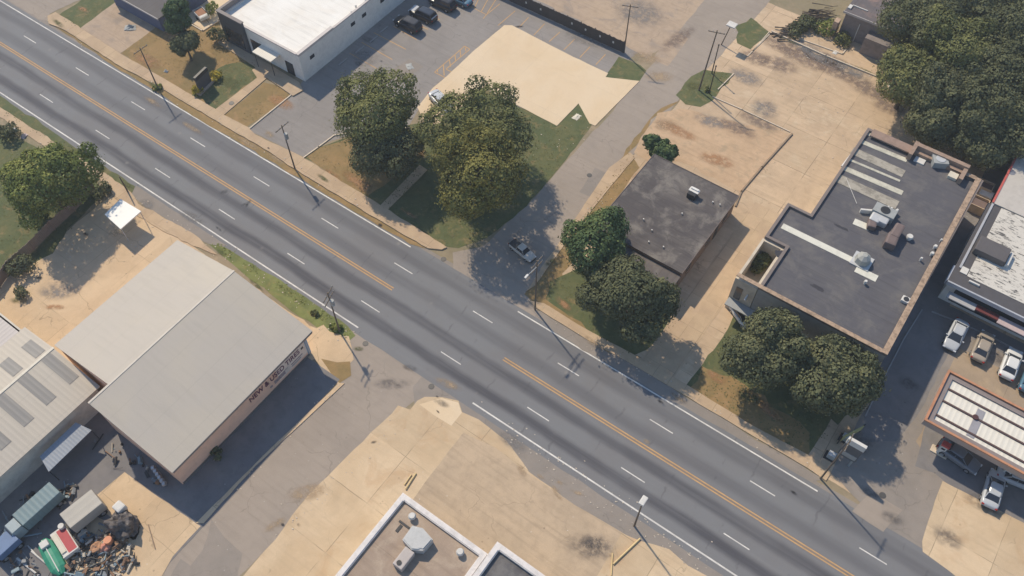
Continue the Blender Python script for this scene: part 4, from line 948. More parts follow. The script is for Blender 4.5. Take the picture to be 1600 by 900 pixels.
def crown_pts(rnd, c, rx, rz, nl, n, lump, size):
    """leaf clumps over many overlapping lobes: light open twigs outside, dense mass inside"""
    L = rnd.standard_normal((nl, 3)); L /= np.linalg.norm(L, axis=1)[:, None]
    L[:, 2] = np.abs(L[:, 2])*.95-.28
    rad = rnd.uniform(.42, .86, nl)
    C0 = L*rad[:, None]*np.array([rx, rx, rz])
    R0 = rnd.uniform(.6, 1.45, nl)*lump
    D2 = rnd.standard_normal((nl*4, 3)); D2 /= np.linalg.norm(D2, axis=1)[:, None]; D2[:, 2] = np.abs(D2[:, 2])
    par = np.repeat(np.arange(nl), 4); S0 = C0[par]+D2*(R0[par]*rnd.uniform(.7, 1.05, nl*4))[:, None]; R1 = R0[par]*rnd.uniform(.28, .52, nl*4)
    nb = nl; C0 = np.vstack([C0, S0]); R0 = np.append(R0, R1); nl = nl*5
    C0 = np.vstack([C0, [[0, 0, 0]]]); R0 = np.append(R0, min(rx, rz)*.62)
    w = R0**2; w[-1] *= .5; pick = rnd.choice(nl+1, n, p=w/w.sum())
    D = rnd.standard_normal((n, 3)); D /= np.linalg.norm(D, axis=1)[:, None]
    rr = R0[pick]*(1.0+rnd.standard_normal(n)*.07)*np.where(rnd.random(n) < .14, rnd.uniform(1.05, 1.3, n), 1.0)
    P = C0[pick]+D*rr[:, None]*np.array([1, 1, .85])
    N = D+rnd.standard_normal((n, 3))*.27; N /= np.linalg.norm(N, axis=1)[:, None]
    tl = rnd.uniform(.0, .85, nl+1)
    T = np.clip(tl[pick]+rnd.standard_normal(n)*.12, 0, 1)
    S = size*rnd.uniform(.6, 1.35, n)
    # drop clumps buried deep inside other lobes
    ok = np.ones(n, bool)
    for i in range(nl+1):
        d = np.linalg.norm((P-C0[i])/np.array([1, 1, .85]), axis=1); ok &= ~((d < R0[i]*.74) & (pick != i))
    return P[ok]+np.array(c), N[ok], S[ok], T[ok], C0[:nb]+np.array(c)
def tree(px, py, zc, rx, rz, m, label, seed, name='tree', group=None, n=9000, lump=None, nl=15, size=.15, cat='tree', trunk=.28, sx=1.0):
    n = int(n*3.2); rnd = np.random.default_rng(seed); q = at(px, py, zc); g0 = gz(q.x, q.y)
    t = Thing(name, label, cat, (q.x, q.y, g0), group)
    P, N, S, T, C = crown_pts(rnd, (0, 0, zc-g0), rx, rz, nl, n, lump or rx*.40, size)
    if sx != 1.0: P[:, 0] *= sx
    me = leaves_mesh('crown', P, N, S, T, m, rnd); o = bpy.data.objects.new('crown', me); COL.objects.link(o); o.parent = t.o
    bm = bmesh.new(); top = Vector((0, 0, (zc-g0)*.62))
    segs = [(Vector((0, 0, -.05)), Vector((.06, .02, top.z*.45)), trunk*1.25, trunk), (Vector((.06, .02, top.z*.45)), top, trunk, trunk*.8)]
    for s in segs: tube(bm, *s, n=8)
    for i in rnd.choice(len(C), min(7, len(C)), replace=False):
        e = Vector(C[i]); mid = top.lerp(e, .5)+Vector((0, 0, .25)); tube(bm, top-Vector((0, 0, .3)), mid, trunk*.55, trunk*.35, n=6); tube(bm, mid, e, trunk*.35, trunk*.12, n=6)
    obj('trunk', bm, bark, t.o)
    return t
tree(612, 238, 4.6, 4.4, 3.4, F_DARK, 'shaded grey-green tree in front of the large round one', 31, n=9500)
tree(588, 178, 7.2, 5.6, 5.8, F_OLIVE, 'large round olive-green tree in the lawn corner beside the parking lot', 11, n=13000, nl=17)
tree(745, 196, 7.0, 5.4, 5.0, F_OLIVE, 'broad grey-green tree in front of the pale concrete slab', 12, n=11000)
tree(735, 270, 7.6, 5.8, 6.4, F_GOLD, 'big yellowish tree overhanging the upper side street', 13, n=14000, nl=17)
tree(933, 384, 5.6, 4.2, 4.9, F_GREEN, 'deep green tree beside the front left corner of the charcoal-roofed house', 14, n=9500, lump=1.5)
tree(980, 464, 5.6, 5.0, 4.2, F_DARK, 'dark shaded tree in front of the charcoal-roofed house', 15, n=10500)
tree(1027, 236, 2.4, 2.3, 1.7, F_GREEN, 'small round green tree at the rear corner of the charcoal-roofed house', 16, n=3600, lump=.8, nl=14, size=.2, trunk=.14)
tree(1210, 546, 5.6, 4.9, 4.5, F_DARK, 'dark spreading tree by the cream light well of the warehouse', 17, n=13000, nl=17)
tree(1300, 588, 5.6, 4.4, 4.2, F_DARK, 'wide dark tree at the front right corner of the warehouse', 18, n=12500)
tree(77, 292, 5.2, 6.0, 4.9, F_BRIGHT, 'leafy bright-tipped tree over the left lawn and road verge', 19, n=15000, nl=26, lump=1.7)
tree(280, 26, 5.2, 1.9, 3.4, F_GREEN, 'slim upright tree on the lawn of the white-roofed building', 20, n=5200, lump=.95, nl=16, trunk=.18)
tree(289, 68, 3.2, 1.7, 2.2, F_DARK, 'low dark tree leaning below the slim upright tree', 21, n=3600, lump=.85, nl=12, trunk=.16)
FOREST = ((1440, 42, 7.5, 4.6, 5, 'dark tree at the left front of the woods'), (1505, 8, 7.5, 5.0, 5, 'tree at the top edge of the woods, second row'), (1490, 70, 8.5, 4.8, 5.4, 'tall rounded tree in the middle of the woods'),
          (1565, 60, 8, 5.0, 5, 'tree at the right edge of the woods near the top'), (1425, 118, 6.0, 4.2, 4.4, 'lowest pale-tipped tree at the woods\' near left corner'), (1485, 150, 6.5, 4.6, 4.6, 'tree standing over the rear yard in the woods\' front row'),
          (1550, 150, 7.5, 5.2, 5, 'big dark tree in the front row right of centre'), (1612, 120, 8, 5.0, 5, 'tree of the woods cut by the right edge of the photo'), (1600, -10, 8, 5.5, 5, 'tree of the woods in the top right corner'), (1530, 205, 5.5, 3.6, 3.4, 'shaded low tree behind the warehouse'), (1600, 200, 6, 4.2, 3.8, 'shaded tree behind the red-edged roof'), (1460, 190, 4.5, 3.4, 3.4, 'low tree at the shaded edge of the rear yard'), (1540, 30, 7, 5.4, 5, 'tree between the top edge trees of the woods'), (1640, 60, 8, 6, 5.5, 'tree beyond the right edge of the woods'))
for i, (px, py, zc, rx, rz, lab) in enumerate(FOREST):
    tree(px, py, zc, rx*1.14, rz*1.1, F_DARK if i not in (4, 2) else F_OLIVE, lab, 40+i, group='trees of the woods', n=10500)
for (px, py, zc, r) in ((1700, 40, 8, 6), (1690, 170, 8, 6), (1560, -90, 8, 6), (1450, -80, 8, 6)):
    pass
tree(1408, 25, 3.6, 1.5, 2.6, F_BRIGHT, 'narrow bright green tree between the old house and the woods', 60, n=2800, nl=10, lump=.9, trunk=.12)
tree(1402, 52, 2.6, 1.3, 1.7, F_BRIGHT, 'small bright green bush tree at the wall of the old house', 61, n=2000, nl=9, lump=.7, trunk=.1)
# shrubs
shr = plain('stem', (.15, .11, .07), .9)
def shrub(px, py, r, h, m, label, seed, n=700, size=.14, group=None, z=None, name='shrub'):
    rnd = np.random.default_rng(seed); q = at(px, py, (z or 0)+h*.5); g0 = gz(q.x, q.y) if z is None else z
    t = Thing(name, label, 'shrub', (q.x, q.y, g0), group)
    P, N, S, T, C = crown_pts(rnd, (0, 0, h*.5), r, h*.5, 8, n, r*.42, size); P[:, 2] = np.maximum(P[:, 2], .03)
    me = leaves_mesh('foliage', P, N, S, T, m, rnd); o = bpy.data.objects.new('foliage', me); COL.objects.link(o); o.parent = t.o
    bm = bmesh.new()
    for c in C[:5]: tube(bm, (0, 0, -.02), c, .03, .012, 5)
    obj('stem', bm, shr, t.o); return t
F_YEL = foliage('yellow_leaves', (.34, .27, .045), (.46, .37, .06), (.58, .5, .12))
shrub(309, 143, .95, .9, F_YEL, 'yellow shrub at the street end of the dark sign', 70)
shrub(336, 121, .95, .9, F_YEL, 'yellow shrub behind the dark sign', 71)
shrub(343, 56, 1.5, 2.2, F_DARK, 'dark shrub against the dark entrance facade', 72, n=1500)
shrub(331, 16, 1.1, 2.0, F_BRIGHT, 'yellow-green shrub at the rear corner of the white-roofed building', 73, n=1000)
shrub(246, 137, .6, .5, F_BRIGHT, 'low weedy shrub at the foot of the pole west of the sign', 74, n=300)
shrub(12, 208, 1.6, 1.6, F_DARK, 'dark shrub on the left edge near the sidewalk', 75, n=1500)
shrub(30, 418, 1.9, 1.7, F_DARK, 'dark shrub against the board fence at the left edge', 76, n=1700)
shrub(64, 340, 1.5, 1.8, F_BRIGHT, 'olive shrub under the bright-tipped tree', 77, n=1300)
shrub(30, 462, 1.0, .9, F_DARK, 'low weeds at the corner of the sandy lot', 78, n=500)
shrub(1186, 412, 1.0, 1.4, F_OLIVE, 'grey-green shrub growing inside the cream light well', 79, n=1500, z=3.2)
shrub(1196, 402, .8, 1.3, F_OLIVE, 'second shrub deeper in the cream light well', 80, n=1100, z=3.2)
shrub(1245, 45, 1.5, 1.0, F_DARK, 'tangled dark brush at the left end of the felled heap', 81, n=1500)
shrub(1268, 36, 1.7, 1.5, F_DARK, 'taller dark brush beside the felled heap', 82, n=1700)
shrub(1293, 46, 1.9, 1.1, F_BRIGHT, 'yellow-green brush sprawling over the pale pad', 83, n=1400)
shrub(1318, 62, 1.4, .9, F_OLIVE, 'olive brush trailing towards the pad corner', 84, n=1000)
shrub(340, 708, .7, .8, F_DARK, 'dark weed growing against the tyre shop wall', 85, n=350)
shrub(524, 512, .7, .4, F_BRIGHT, 'weedy bush around the pole base in front of the tyre shop', 86, n=900)
shrub(492, 488, .5, .3, F_OLIVE, 'low weeds in the bright grass verge near the shop corner', 87, n=500)
shrub(160, 300, 1.3, .9, F_DARK, 'scrubby growth between the bright-tipped tree and the sidewalk', 89, n=900)
shrub(1104, 140, .5, .4, F_OLIVE, 'tiny weed clump in the island by the leaning pole', 90, n=200)

# felled branches heap
t = Thing('branch_pile', 'long heap of cut dark branches beside the pale pad', 'branch pile', (96, 74, 0))
bm = bmesh.new(); rnd = random.Random(8)
A, B = at(1222, 56), at(1290, 20)
for i in range(70):
    f = rnd.random(); c = A.lerp(B, f)+Vector((rnd.uniform(-1, 1), rnd.uniform(-.7, .7), 0)); an = rnd.uniform(-.5, .5)+.7; l = rnd.uniform(.8, 2.2); z = rnd.uniform(.05, .2+.9*f)
    tube(bm, (c.x-math.cos(an)*l, c.y-math.sin(an)*l, z), (c.x+math.cos(an)*l, c.y+math.sin(an)*l, z+rnd.uniform(-.1, .3)), rnd.uniform(.05, .14), .03, 5)
part(t, 'branches', bm, plain('dead_wood', (.13, .10, .075), .9, var=.4))

# grass tufts (uncountable): rough blades over the lawns
def tufts(name, polys, dens, m, seed, size=.075):
    rnd = np.random.default_rng(seed); PP = []
    for poly in polys:
        W = [at(*p) for p in poly]; xs = [p.x for p in W]; ys = [p.y for p in W]; T2 = [(p.x, p.y) for p in W]
        n = int((max(xs)-min(xs))*(max(ys)-min(ys))*dens)
        for x, y in zip(rnd.uniform(min(xs), max(xs), n), rnd.uniform(min(ys), max(ys), n)):
            if pip(x, y, T2) and mnoise.noise(Vector((x*.35, y*.35, seed))) > -.15:
                x += rnd.normal()*.18; y += rnd.normal()*.18; PP.append((x, y, gz(x, y)+.02))
    P = np.array(PP); n = len(P); N = rnd.standard_normal((n, 3))*.3+np.array([0, 0, 1.0]); N /= np.linalg.norm(N, axis=1)[:, None]
    me = leaves_mesh(name, P, N, size*rnd.uniform(.5, 1.6, n), rnd.uniform(0, 1, n), m, rnd)
    o = bpy.data.objects.new(name, me); COL.objects.link(o); o['kind'] = 'stuff'; return tag(o, {1: 'rough green grass of the lawns under the roadside trees', 2: 'dry brownish grass of the roadside verges and lawns', 3: 'bright weedy grass strip beside the road near the tyre shop'}[seed], 'grass')
F_GR = foliage('grass_blades', (.11, .125, .055), (.15, .15, .068), (.21, .19, .09)); F_GD = foliage('dry_blades', (.22, .165, .08), (.28, .21, .10), (.19, .16, .07)); F_GL = foliage('lush_blades', (.14, .165, .055), (.20, .22, .075), (.28, .27, .11))
tufts('grass', [[(600, 325), (640, 262), (700, 200), (757, 142), (870, 200), (922, 198), (820, 320), (762, 370), (700, 384)], [(862, 440), (880, 430), (1040, 530), (980, 555), (905, 505)], [(1140, 512), (1330, 640), (1262, 710), (1075, 604)],
    [(-40, 170), (60, 240), (160, 300), (80, 390), (-40, 450)], [(0, 152), (208, 293), (150, 262), (0, 172)], [(92, 26), (130, 0), (168, 10), (122, 44)], [(300, 148), (352, 102), (402, 118), (338, 168)], [(1064, 145), (1100, 112), (1144, 115), (1098, 164)]], 9, F_GR, 1)
tufts('dry_grass', [[(192, 84), (243, 46), (330, 50), (352, 70), (400, 104), (336, 168)], [(350, 180), (430, 130), (454, 149), (388, 196)], [(480, 246), (545, 210), (640, 240), (590, 300)], [(830, 460), (940, 300), (985, 235), (995, 262), (870, 430)]], 7, F_GD, 2)
tufts('verge_grass', [[(330, 382), (346, 382), (540, 508), (550, 520), (540, 528), (420, 440)]], 30, F_GL, 3, .12)
# ------------------------------------------------------------------ vehicles
def paint_m(name, c, rough=.28): return plain(name, c, rough, spec=.6, var=.06, dirt=.12, sc=.8)
tyre_m = plain('tyre', (.022, .022, .022), .85, var=.1); rim_m = plain('rim', (.42, .42, .43), .35, metal=.6)
lamp_m = plain('headlamp', (.62, .64, .66), .15, spec=.8, var=.02); tail_m = plain('tail_lamp', (.35, .02, .015), .25, var=.02); trim_m = plain('bumper_trim', (.045, .045, .048), .6)
def loft(bm, rings):
    V = [[bm.verts.new(p) for p in r] for r in rings]; n = len(V[0])
    for A, B in zip(V[:-1], V[1:]):
        for i in range(n):
            j = (i+1) % n; bm.faces.new((A[i], A[j], B[j], B[i]))
    bm.faces.new(V[0][::-1]); bm.faces.new(V[-1])
def body_ring(x, hw, zb, zt, r=.1):
    return [(x, -hw*.93, zb), (x, -hw, zb+.12), (x, -hw, zt-.22), (x, -hw*.95, zt-.07), (x, -hw*.8, zt), (x, 0, zt+.025), (x, hw*.8, zt), (x, hw*.95, zt-.07), (x, hw, zt-.22), (x, hw, zb+.12), (x, hw*.93, zb)]
def car(px, py, head, kind, m, label, roof_m=None, group=None, scale=1.0, name=None, z=None):
    q = at(px, py, .7); g0 = gz(q.x, q.y) if z is None else z
    t = Thing(name or {'sedan': 'parked_car', 'suv': 'parked_car', 'pickup': 'pickup_truck'}[kind], label, {'sedan': 'car', 'suv': 'car', 'pickup': 'pickup truck'}[kind], (q.x, q.y, g0), group, math.radians(head))
    t.o.scale = (scale, scale, scale)
    P = lambda n_, bm, mm, parent=None, sm=False: obj(n_, bm, mm, parent or t.o, None, sm)
    if kind == 'sedan':
        L, W, zb = 2.3, .90, .24; st = [(-L, .62, .42, .80), (-L+.12, .80, .3, .98), (-1.75, .9, zb, 1.02), (-.9, .91, zb, .97), (.8, .91, zb, .95), (1.5, .89, zb, .88), (2.1, .80, .28, .74), (L, .6, .36, .60)]
        gh = [(-1.65, .70, .98, 1.0), (-1.05, .64, .95, 1.38), (-.2, .64, .93, 1.44), (.35, .63, .93, 1.41), (1.15, .72, .90, .93)]; roof = (-1.05, .38, .60, 1.40); wb = 1.38
    elif kind == 'suv':
        L, W, zb = 2.35, .95, .3; st = [(-L, .7, .45, 1.0), (-L+.1, .88, .34, 1.12), (-1.7, .95, zb, 1.12), (.8, .95, zb, 1.08), (1.5, .93, zb, 1.03), (2.15, .85, .34, .92), (L, .66, .42, .72)]
        gh = [(-2.2, .74, 1.1, 1.14), (-1.95, .70, 1.1, 1.70), (-.2, .70, 1.07, 1.76), (.4, .68, 1.06, 1.70), (1.05, .76, 1.03, 1.07)]; roof = (-1.95, .42, .66, 1.72); wb = 1.42
    else:
        L, W, zb = 2.7, .96, .38; st = [(-L, .94, .45, 1.05), (-2.0, .96, zb, 1.05), (.9, .96, zb, 1.08), (1.7, .94, zb, 1.05), (2.45, .88, .42, .95), (L, .72, .5, .78)]
        gh = [(-.75, .78, 1.07, 1.10), (-.62, .72, 1.07, 1.70), (.1, .71, 1.07, 1.76), (.6, .70, 1.07, 1.70), (1.15, .8, 1.05, 1.1)]; roof = (-.62, .6, .66, 1.72); wb = 1.7
    bm = bmesh.new(); loft(bm, [body_ring(*s) for s in st]); b = P('body', bm, m)
    md = b.modifiers.new('sub', 'SUBSURF'); md.levels = 1; md.render_levels = 2; b.data.shade_smooth()
    bm = bmesh.new(); loft(bm, [[(x, -w*1.08, z0-.05), (x, -w, z0+(z1-z0)*.9), (x, -w*.8, z1), (x, w*.8, z1), (x, w, z0+(z1-z0)*.9), (x, w*1.08, z0-.05)] for x, w, z0, z1 in gh])
    P('windows', bm, glass, sm=False)
    bm = bmesh.new(); x0, x1, hw, zz = roof
    loft(bm, [[(x, -w, z_), (x, -w*.8, z_+.07), (x, w*.8, z_+.07), (x, w, z_)] for x, w, z_ in ((x0-.02, hw*.94, zz-.05), (x0+.2, hw*1.02, zz), ((x0+x1)/2, hw*1.03, zz+.03), (x1-.15, hw*1.0, zz), (x1+.02, hw*.92, zz-.06))]); P('roof', bm, roof_m or m)
    bm = bmesh.new()
    for s in (-1, 1):
        g = gh
        tube(bm, (g[-1][0], s*g[-1][1]*1.02, g[-1][3]-.04), (x1, s*hw, zz-.02), .035, .035, 5); tube(bm, (g[0][0], s*g[0][1]*1.02, g[0][3]-.04), (x0, s*hw, zz-.02), .05, .05, 5)
        tube(bm, ((x0+x1)/2, s*(g[2][1]*1.05), g[2][2]), ((x0+x1)/2, s*g[2][1]*.97, g[2][3]-.12), .04, .035, 5)
    P('pillars', bm, m)
    if kind == 'pickup': P('bed', bxs((-2.55, -.9, -.8, .8, 1.0, 1.09)), trim_m)
    for sx in (-1, 1):
        for sy in (-1, 1):
            bm = bmesh.new(); tube(bm, (sx*wb, sy*(W-.22), .33), (sx*wb, sy*(W+.01), .33), .33, .33, 18); w = P('wheel', bm, tyre_m)
            bm = bmesh.new(); tube(bm, (sx*wb, sy*(W+.0), .33), (sx*wb, sy*(W+.025), .33), .2, .19, 12); P('rim', bm, rim_m, w)
    zf = st[-2][3]-.16
    for s in (-1, 1):
        P('headlight', bxs((L-.16, L-.0, s*.62-.16, s*.62+.16, zf-.09, zf+.06), bevel=.02), lamp_m)
        P('tail_light', bxs((-L-.0, -L+.14, s*.66-.12, s*.66+.12, .72, .9), bevel=.02), tail_m)
        P('mirror', bxs((.72, .88, s*(W+.06)-.1, s*(W+.06)+.1, gh[-1][2]+.02, gh[-1][2]+.16), bevel=.03), m)
    P('bumper', bxs((L-.06, L+.04, -.62, .62, .34, .5), bevel=.02), trim_m); P('bumper', bxs((-L-.04, -L+.06, -.66, .66, .38, .56), bevel=.02), trim_m)
    return t
c_black = paint_m('black_paint', (.018, .019, .024)); c_silver = paint_m('silver_paint', (.46, .48, .50)); c_white = paint_m('white_car_paint', (.66, .66, .64)); c_navy = paint_m('navy_paint', (.03, .045, .07))
c_tan = paint_m('tan_car_paint', (.34, .29, .23)); c_teal = paint_m('teal_paint', (.08, .17, .24)); c_grey = paint_m('grey_paint', (.17, .18, .20))
G1 = 'cars parked along the white-roofed building'
car(637, 37, 180, 'suv', c_black, 'black car nearest the empty bays beside the white-roofed building', group=G1)
car(661, 22, 180, 'suv', c_black, 'black and silver-ended car between the two all-black cars', group=G1, roof_m=glass)
_c = bpy.context.scene
car(691, 4, 180, 'suv', c_black, 'black car cut by the top edge beside the bay lines', group=G1)
car(717, -3, 180, 'sedan', c_teal, 'teal car at the top edge by the hatched bay', group=G1)
car(689, 158, -20, 'sedan', c_silver, 'silver-grey car parked on the pale slab, half under the tree')
car(1494, 523, 270, 'sedan', c_silver, 'silver sedan with pale blue tint at the shade edge of the forecourt')
car(1536, 541, 91, 'sedan', c_tan, 'beige-grey car beside the silver sedan on the sunlit forecourt')
car(1580, 568, 92, 'sedan', c_white, 'white car third in the forecourt row')
car(1612, 590, 90, 'sedan', c_teal, 'pale teal car cut by the right edge behind the canopy', roof_m=c_silver)
car(1499, 712, -8, 'sedan', c_grey, 'grey car stopped in the shade under the left part of the canopy')
car(1553, 764, 95, 'sedan', c_silver, 'silver car standing alone in the shade below the canopy')
car(1594, 748, 10, 'sedan', c_silver, 'silver-white car half under the canopy near the right edge')
car(1159, 492, -30, 'sedan', c_white, 'black-and-white car half under the tree by the cream light well', roof_m=c_black, scale=.8)
car(816, 390, -10, 'pickup', paint_m('pale_tan_paint', (.52, .47, .40)), 'tan pickup in the tree shade at the mouth of the upper side street', scale=.72)
# silver ends on the second black car
for o in list(bpy.data.objects):
    if o.get('label', '').startswith('black and silver-ended'):
        obj('bonnet', bxs((1.25, 2.05, -.72, .72, .99, 1.085), bevel=.03), c_silver, o); obj('tailgate', bxs((-2.28, -1.9, -.66, .66, 1.05, 1.2), bevel=.04), c_silver, o)

# yard at the bottom left: trucks, boxes, scrap
def boxtruck(px, py, head, L, W, H, m, cabm, label, name='box_truck', cat='truck', cab=True, z0=.75, scale=1.0):
    q = at(px, py, H*.9); g0 = gz(q.x, q.y); t = Thing(name, label, cat, (q.x, q.y, g0), None, math.radians(head)); t.o.scale = (scale,)*3
    P = lambda n_, bm, mm, parent=None: obj(n_, bm, mm, parent or t.o)
    P('box', bxs((-L/2, L/2, -W/2, W/2, z0, H), bevel=.05), m)
    P('chassis', bxs((-L/2, L/2+(1.6 if cab else .3), -W*.35, W*.35, .45, z0)), trim_m)
    if cab:
        bm = bmesh.new(); loft(bm, [[(x, -w, .5), (x, -w, z_*.75), (x, -w*.85, z_), (x, w*.85, z_), (x, w, z_*.75), (x, w, .5)] for x, w, z_ in ((L/2+.08, W*.42, 2.0), (L/2+1.1, W*.42, 2.02), (L/2+1.6, W*.41, 1.3), (L/2+2.3, W*.38, 1.15))]); P('cab', bm, cabm)
        P('windscreen', bxs((L/2+1.18, L/2+1.3, -W*.34, W*.34, 1.45, 1.9)), glass)
    for x in (-L*.32, L/2+(1.5 if cab else -L*.15)):
        for s in (-1, 1):
            bm = bmesh.new(); tube(bm, (x, s*(W/2-.25), .42), (x, s*(W/2-.02), .42), .42, .42, 16); w = P('wheel', bm, tyre_m)
            bm = bmesh.new(); tube(bm, (x, s*(W/2-.02), .42), (x, s*(W/2+.01), .42), .22, .2, 10); P('rim', bm, rim_m, w)
    return t
dull_teal = ribbed('teal_box', (.17, .24, .26), 0, .5, depth=.3)
boxtruck(58, 788, 268, 4.4, 1.8, 2.2, dull_teal, plain('pale_cab', (.30, .36, .38), .5), 'dull teal box truck parked along the long shed wall')
boxtruck(128, 796, 262, 3.6, 2.1, 2.3, ribbed('grey_box', (.42, .39, .34), 1, .8, depth=.15), wht, 'beige-grey box body standing at the edge of the sunlit yard', name='box_trailer', cat='trailer', cab=False)
boxtruck(6, 850, 268, 2.4, 1.7, 1.7, plain('blue_box', (.12, .19, .33), .5), plain('blue_cab', (.12, .19, .33), .5), 'blue van body at the left edge below the teal truck', name='parked_van', cat='van', cab=False)
# flatbed with red load deck
q = at(98, 843, 1.3); t = Thing('flatbed_trailer', 'white-framed trailer with a flat red deck in the scrap yard', 'trailer', (q.x, q.y, gz(q.x, q.y)), None, math.radians(-12)); t.o.scale = (.66,)*3
redm = plain('red_deck', (.42, .065, .07), .6, dirt=.3)
obj('frame', bxs((-2.5, 2.5, -1.3, 1.1, .6, 1.1), bevel=.04), wht, t.o); obj('deck', bxs((-2.2, 2.1, -.35, .95, 1.1, 1.2)), redm, t.o); obj('bench', bxs((-2.0, 1.6, -1.2, -.5, 1.1, 1.3)), uw, t.o); obj('end_rail', bxs((2.3, 2.5, -1.3, 1.1, 1.1, 1.5)), wht, t.o)
obj('tank', tb(((-2.3, .7, 1.1), (-2.3, .7, 1.75), .5, .45), n=14), wht, t.o)
for x in (-1, 1.2):
    for s in (-1, 1): obj('wheel', tb(((x, s*1.15, .4), (x, s*.9, .4), .4, .4), n=16), tyre_m, t.o)
q = at(78, 868, .8); t = Thing('boat', 'upturned green hull between the red deck and white poles', 'boat', (q.x, q.y, gz(q.x, q.y)), None, math.radians(-14)); t.o.scale = (.75,)*3
bm = bmesh.new(); loft(bm, [[(x, -w, 0), (x, -w*.9, h*.6), (x, -w*.4, h), (x, w*.4, h), (x, w*.9, h*.6), (x, w, 0)] for x, w, h in ((-3.0, .5, .5), (-2.2, 1.0, .8), (0, 1.15, .9), (2.0, 1.05, .85), (3.0, .5, .6))]); obj('hull', bm, plain('green_hull', (.045, .27, .17), .5, dirt=.4), t.o)
obj('keel', bxs((-2.7, 2.7, -.06, .06, .78, .98), bevel=.02), wht, t.o); obj('engine_cover', bxs((-2.4, -1.4, -.5, .6, .7, 1.25), bevel=.08), wht, t.o)
# tarp heap
rnd = random.Random(5)
q = at(190, 818, .8); bm = bmesh.new(); bmesh.ops.create_icosphere(bm, subdivisions=4, radius=1.0)
for v in bm.verts:
    n = mnoise.noise(v.co*1.7+Vector((3, 0, 0)))*.4+abs(mnoise.noise(v.co*3.2))*.35-abs(mnoise.noise(v.co*7))*.12; v.co = Vector((v.co.x*1.75, v.co.y*1.3, max(0, v.co.z*1.6+.15)))*(1+n)
tt = Thing('tarp_covered_car', 'lumpy load under a dark crumpled tarp on the sandy yard', 'covered load', (q.x, q.y, gz(q.x, q.y)))
obj('tarp', bm, plain('dark_tarp', (.12, .105, .10), .6, var=.5, sc=2.5, dirt=.9), tt.o, smooth=False); obj('white_drum', bxs((-1.6, -.5, .5, 1.5, 1.0, 1.9), bevel=.2), wht, tt.o)
for i, (px, py, m, lab, r) in enumerate(((171, 846, plain('orange_drum', (.62, .25, .13), .5), 'orange drum beside the tarp-covered load', .42), (163, 855, plain('salmon_tarp', (.5, .22, .16), .7), 'crumpled salmon sack below the orange drum', .5), (150, 856, plain('rust_sack', (.42, .23, .13), .8), 'rust-brown sack left of the salmon one', .6))):
    q = at(px, py, .4); bm = bmesh.new()
    if i == 0: tube(bm, (0, 0, 0), (0, 0, .85), r, r, 16); tube(bm, (0, 0, .85), (0, 0, .9), r*.92, r*.92, 16)
    else:
        bmesh.ops.create_icosphere(bm, subdivisions=3, radius=r)
        for v in bm.verts: v.co *= 1+mnoise.noise(v.co*3+Vector((i, 0, 0)))*.5; v.co.z = max(0, v.co.z*.8+.2)
    solo('drum' if i == 0 else 'sack', bm, m, lab, 'drum' if i == 0 else 'sack', (q.x, q.y, gz(q.x, q.y)), local=True)
# loose poles and planks
for i, (a, b, m, r, lab) in enumerate((((28, 873), (62, 900), wht, .12, 'white pole lying nearest the bottom left corner'), ((50, 862), (80, 887), wht, .09, 'thin white pole lying along the green hull'), ((44, 853), (58, 868), metal_lt, .07, 'short grey pole by the hull end'), ((108, 815), (128, 846), tanstone, .14, 'tan plank stack beside the red deck'), ((232, 820), (243, 858), plain('rust_bar', (.30, .22, .16), .8), .05, 'thin rusty bar lying on the sandy yard'),
        ((1000, 842), (958, 882), plain('yellow_timber', (.62, .47, .24), .7), .1, 'yellow timber lying by the bottom roof near the pole shadow'), ((650, 740), (634, 765), plain('yellow_timber', (.62, .47, .24)), .1, 'yellow timber leaning near the white parapet corner'), ((643, 742), (632, 758), plain('yellow_timber', (.62, .47, .24)), .08, 'shorter yellow timber beside the white parapet corner'), ((957, 865), (955, 900), plain('yellow_timber', (.62, .47, .24)), .07, 'yellow timber cut by the bottom edge'))):
    A, B = at(*a), at(*b); z = max(gz(A.x, A.y), gz(B.x, B.y)); bm = bmesh.new(); tube(bm, (A.x, A.y, z+r), (B.x, B.y, z+r*1.3), r, r*.9, 8)
    solo('pole' if m in (wht, metal_lt) else 'timber', bm, m, lab, 'pole' if m in (wht, metal_lt) else 'timber', (A.x, A.y, z))
# pale railing on the apron: glass-like line
A, B = at(675, 728), at(648, 770); z = gz(A.x, A.y)
# rack of rims behind the shop
t = Thing('rim_rack', 'row of pale wheel rims on a dark rack by the tyre shop rear corner', 'rack', (*at(247, 742, .5).xy, gz(*at(247, 742).xy)))
A, B = at(240, 731, .6), at(257, 756, .6)
part(t, 'rack', tb((A, B, .05, .05), ((A.x, A.y, 0), A, .05, .05), ((B.x, B.y, 0), B, .05, .05)), blk)
for i in range(6):
    c = A.lerp(B, i/5); part(t, 'rim', tb(((c.x-.1, c.y-.12, .62), (c.x+.12, c.y+.12, .7), .26, .26), n=12), rim_m)
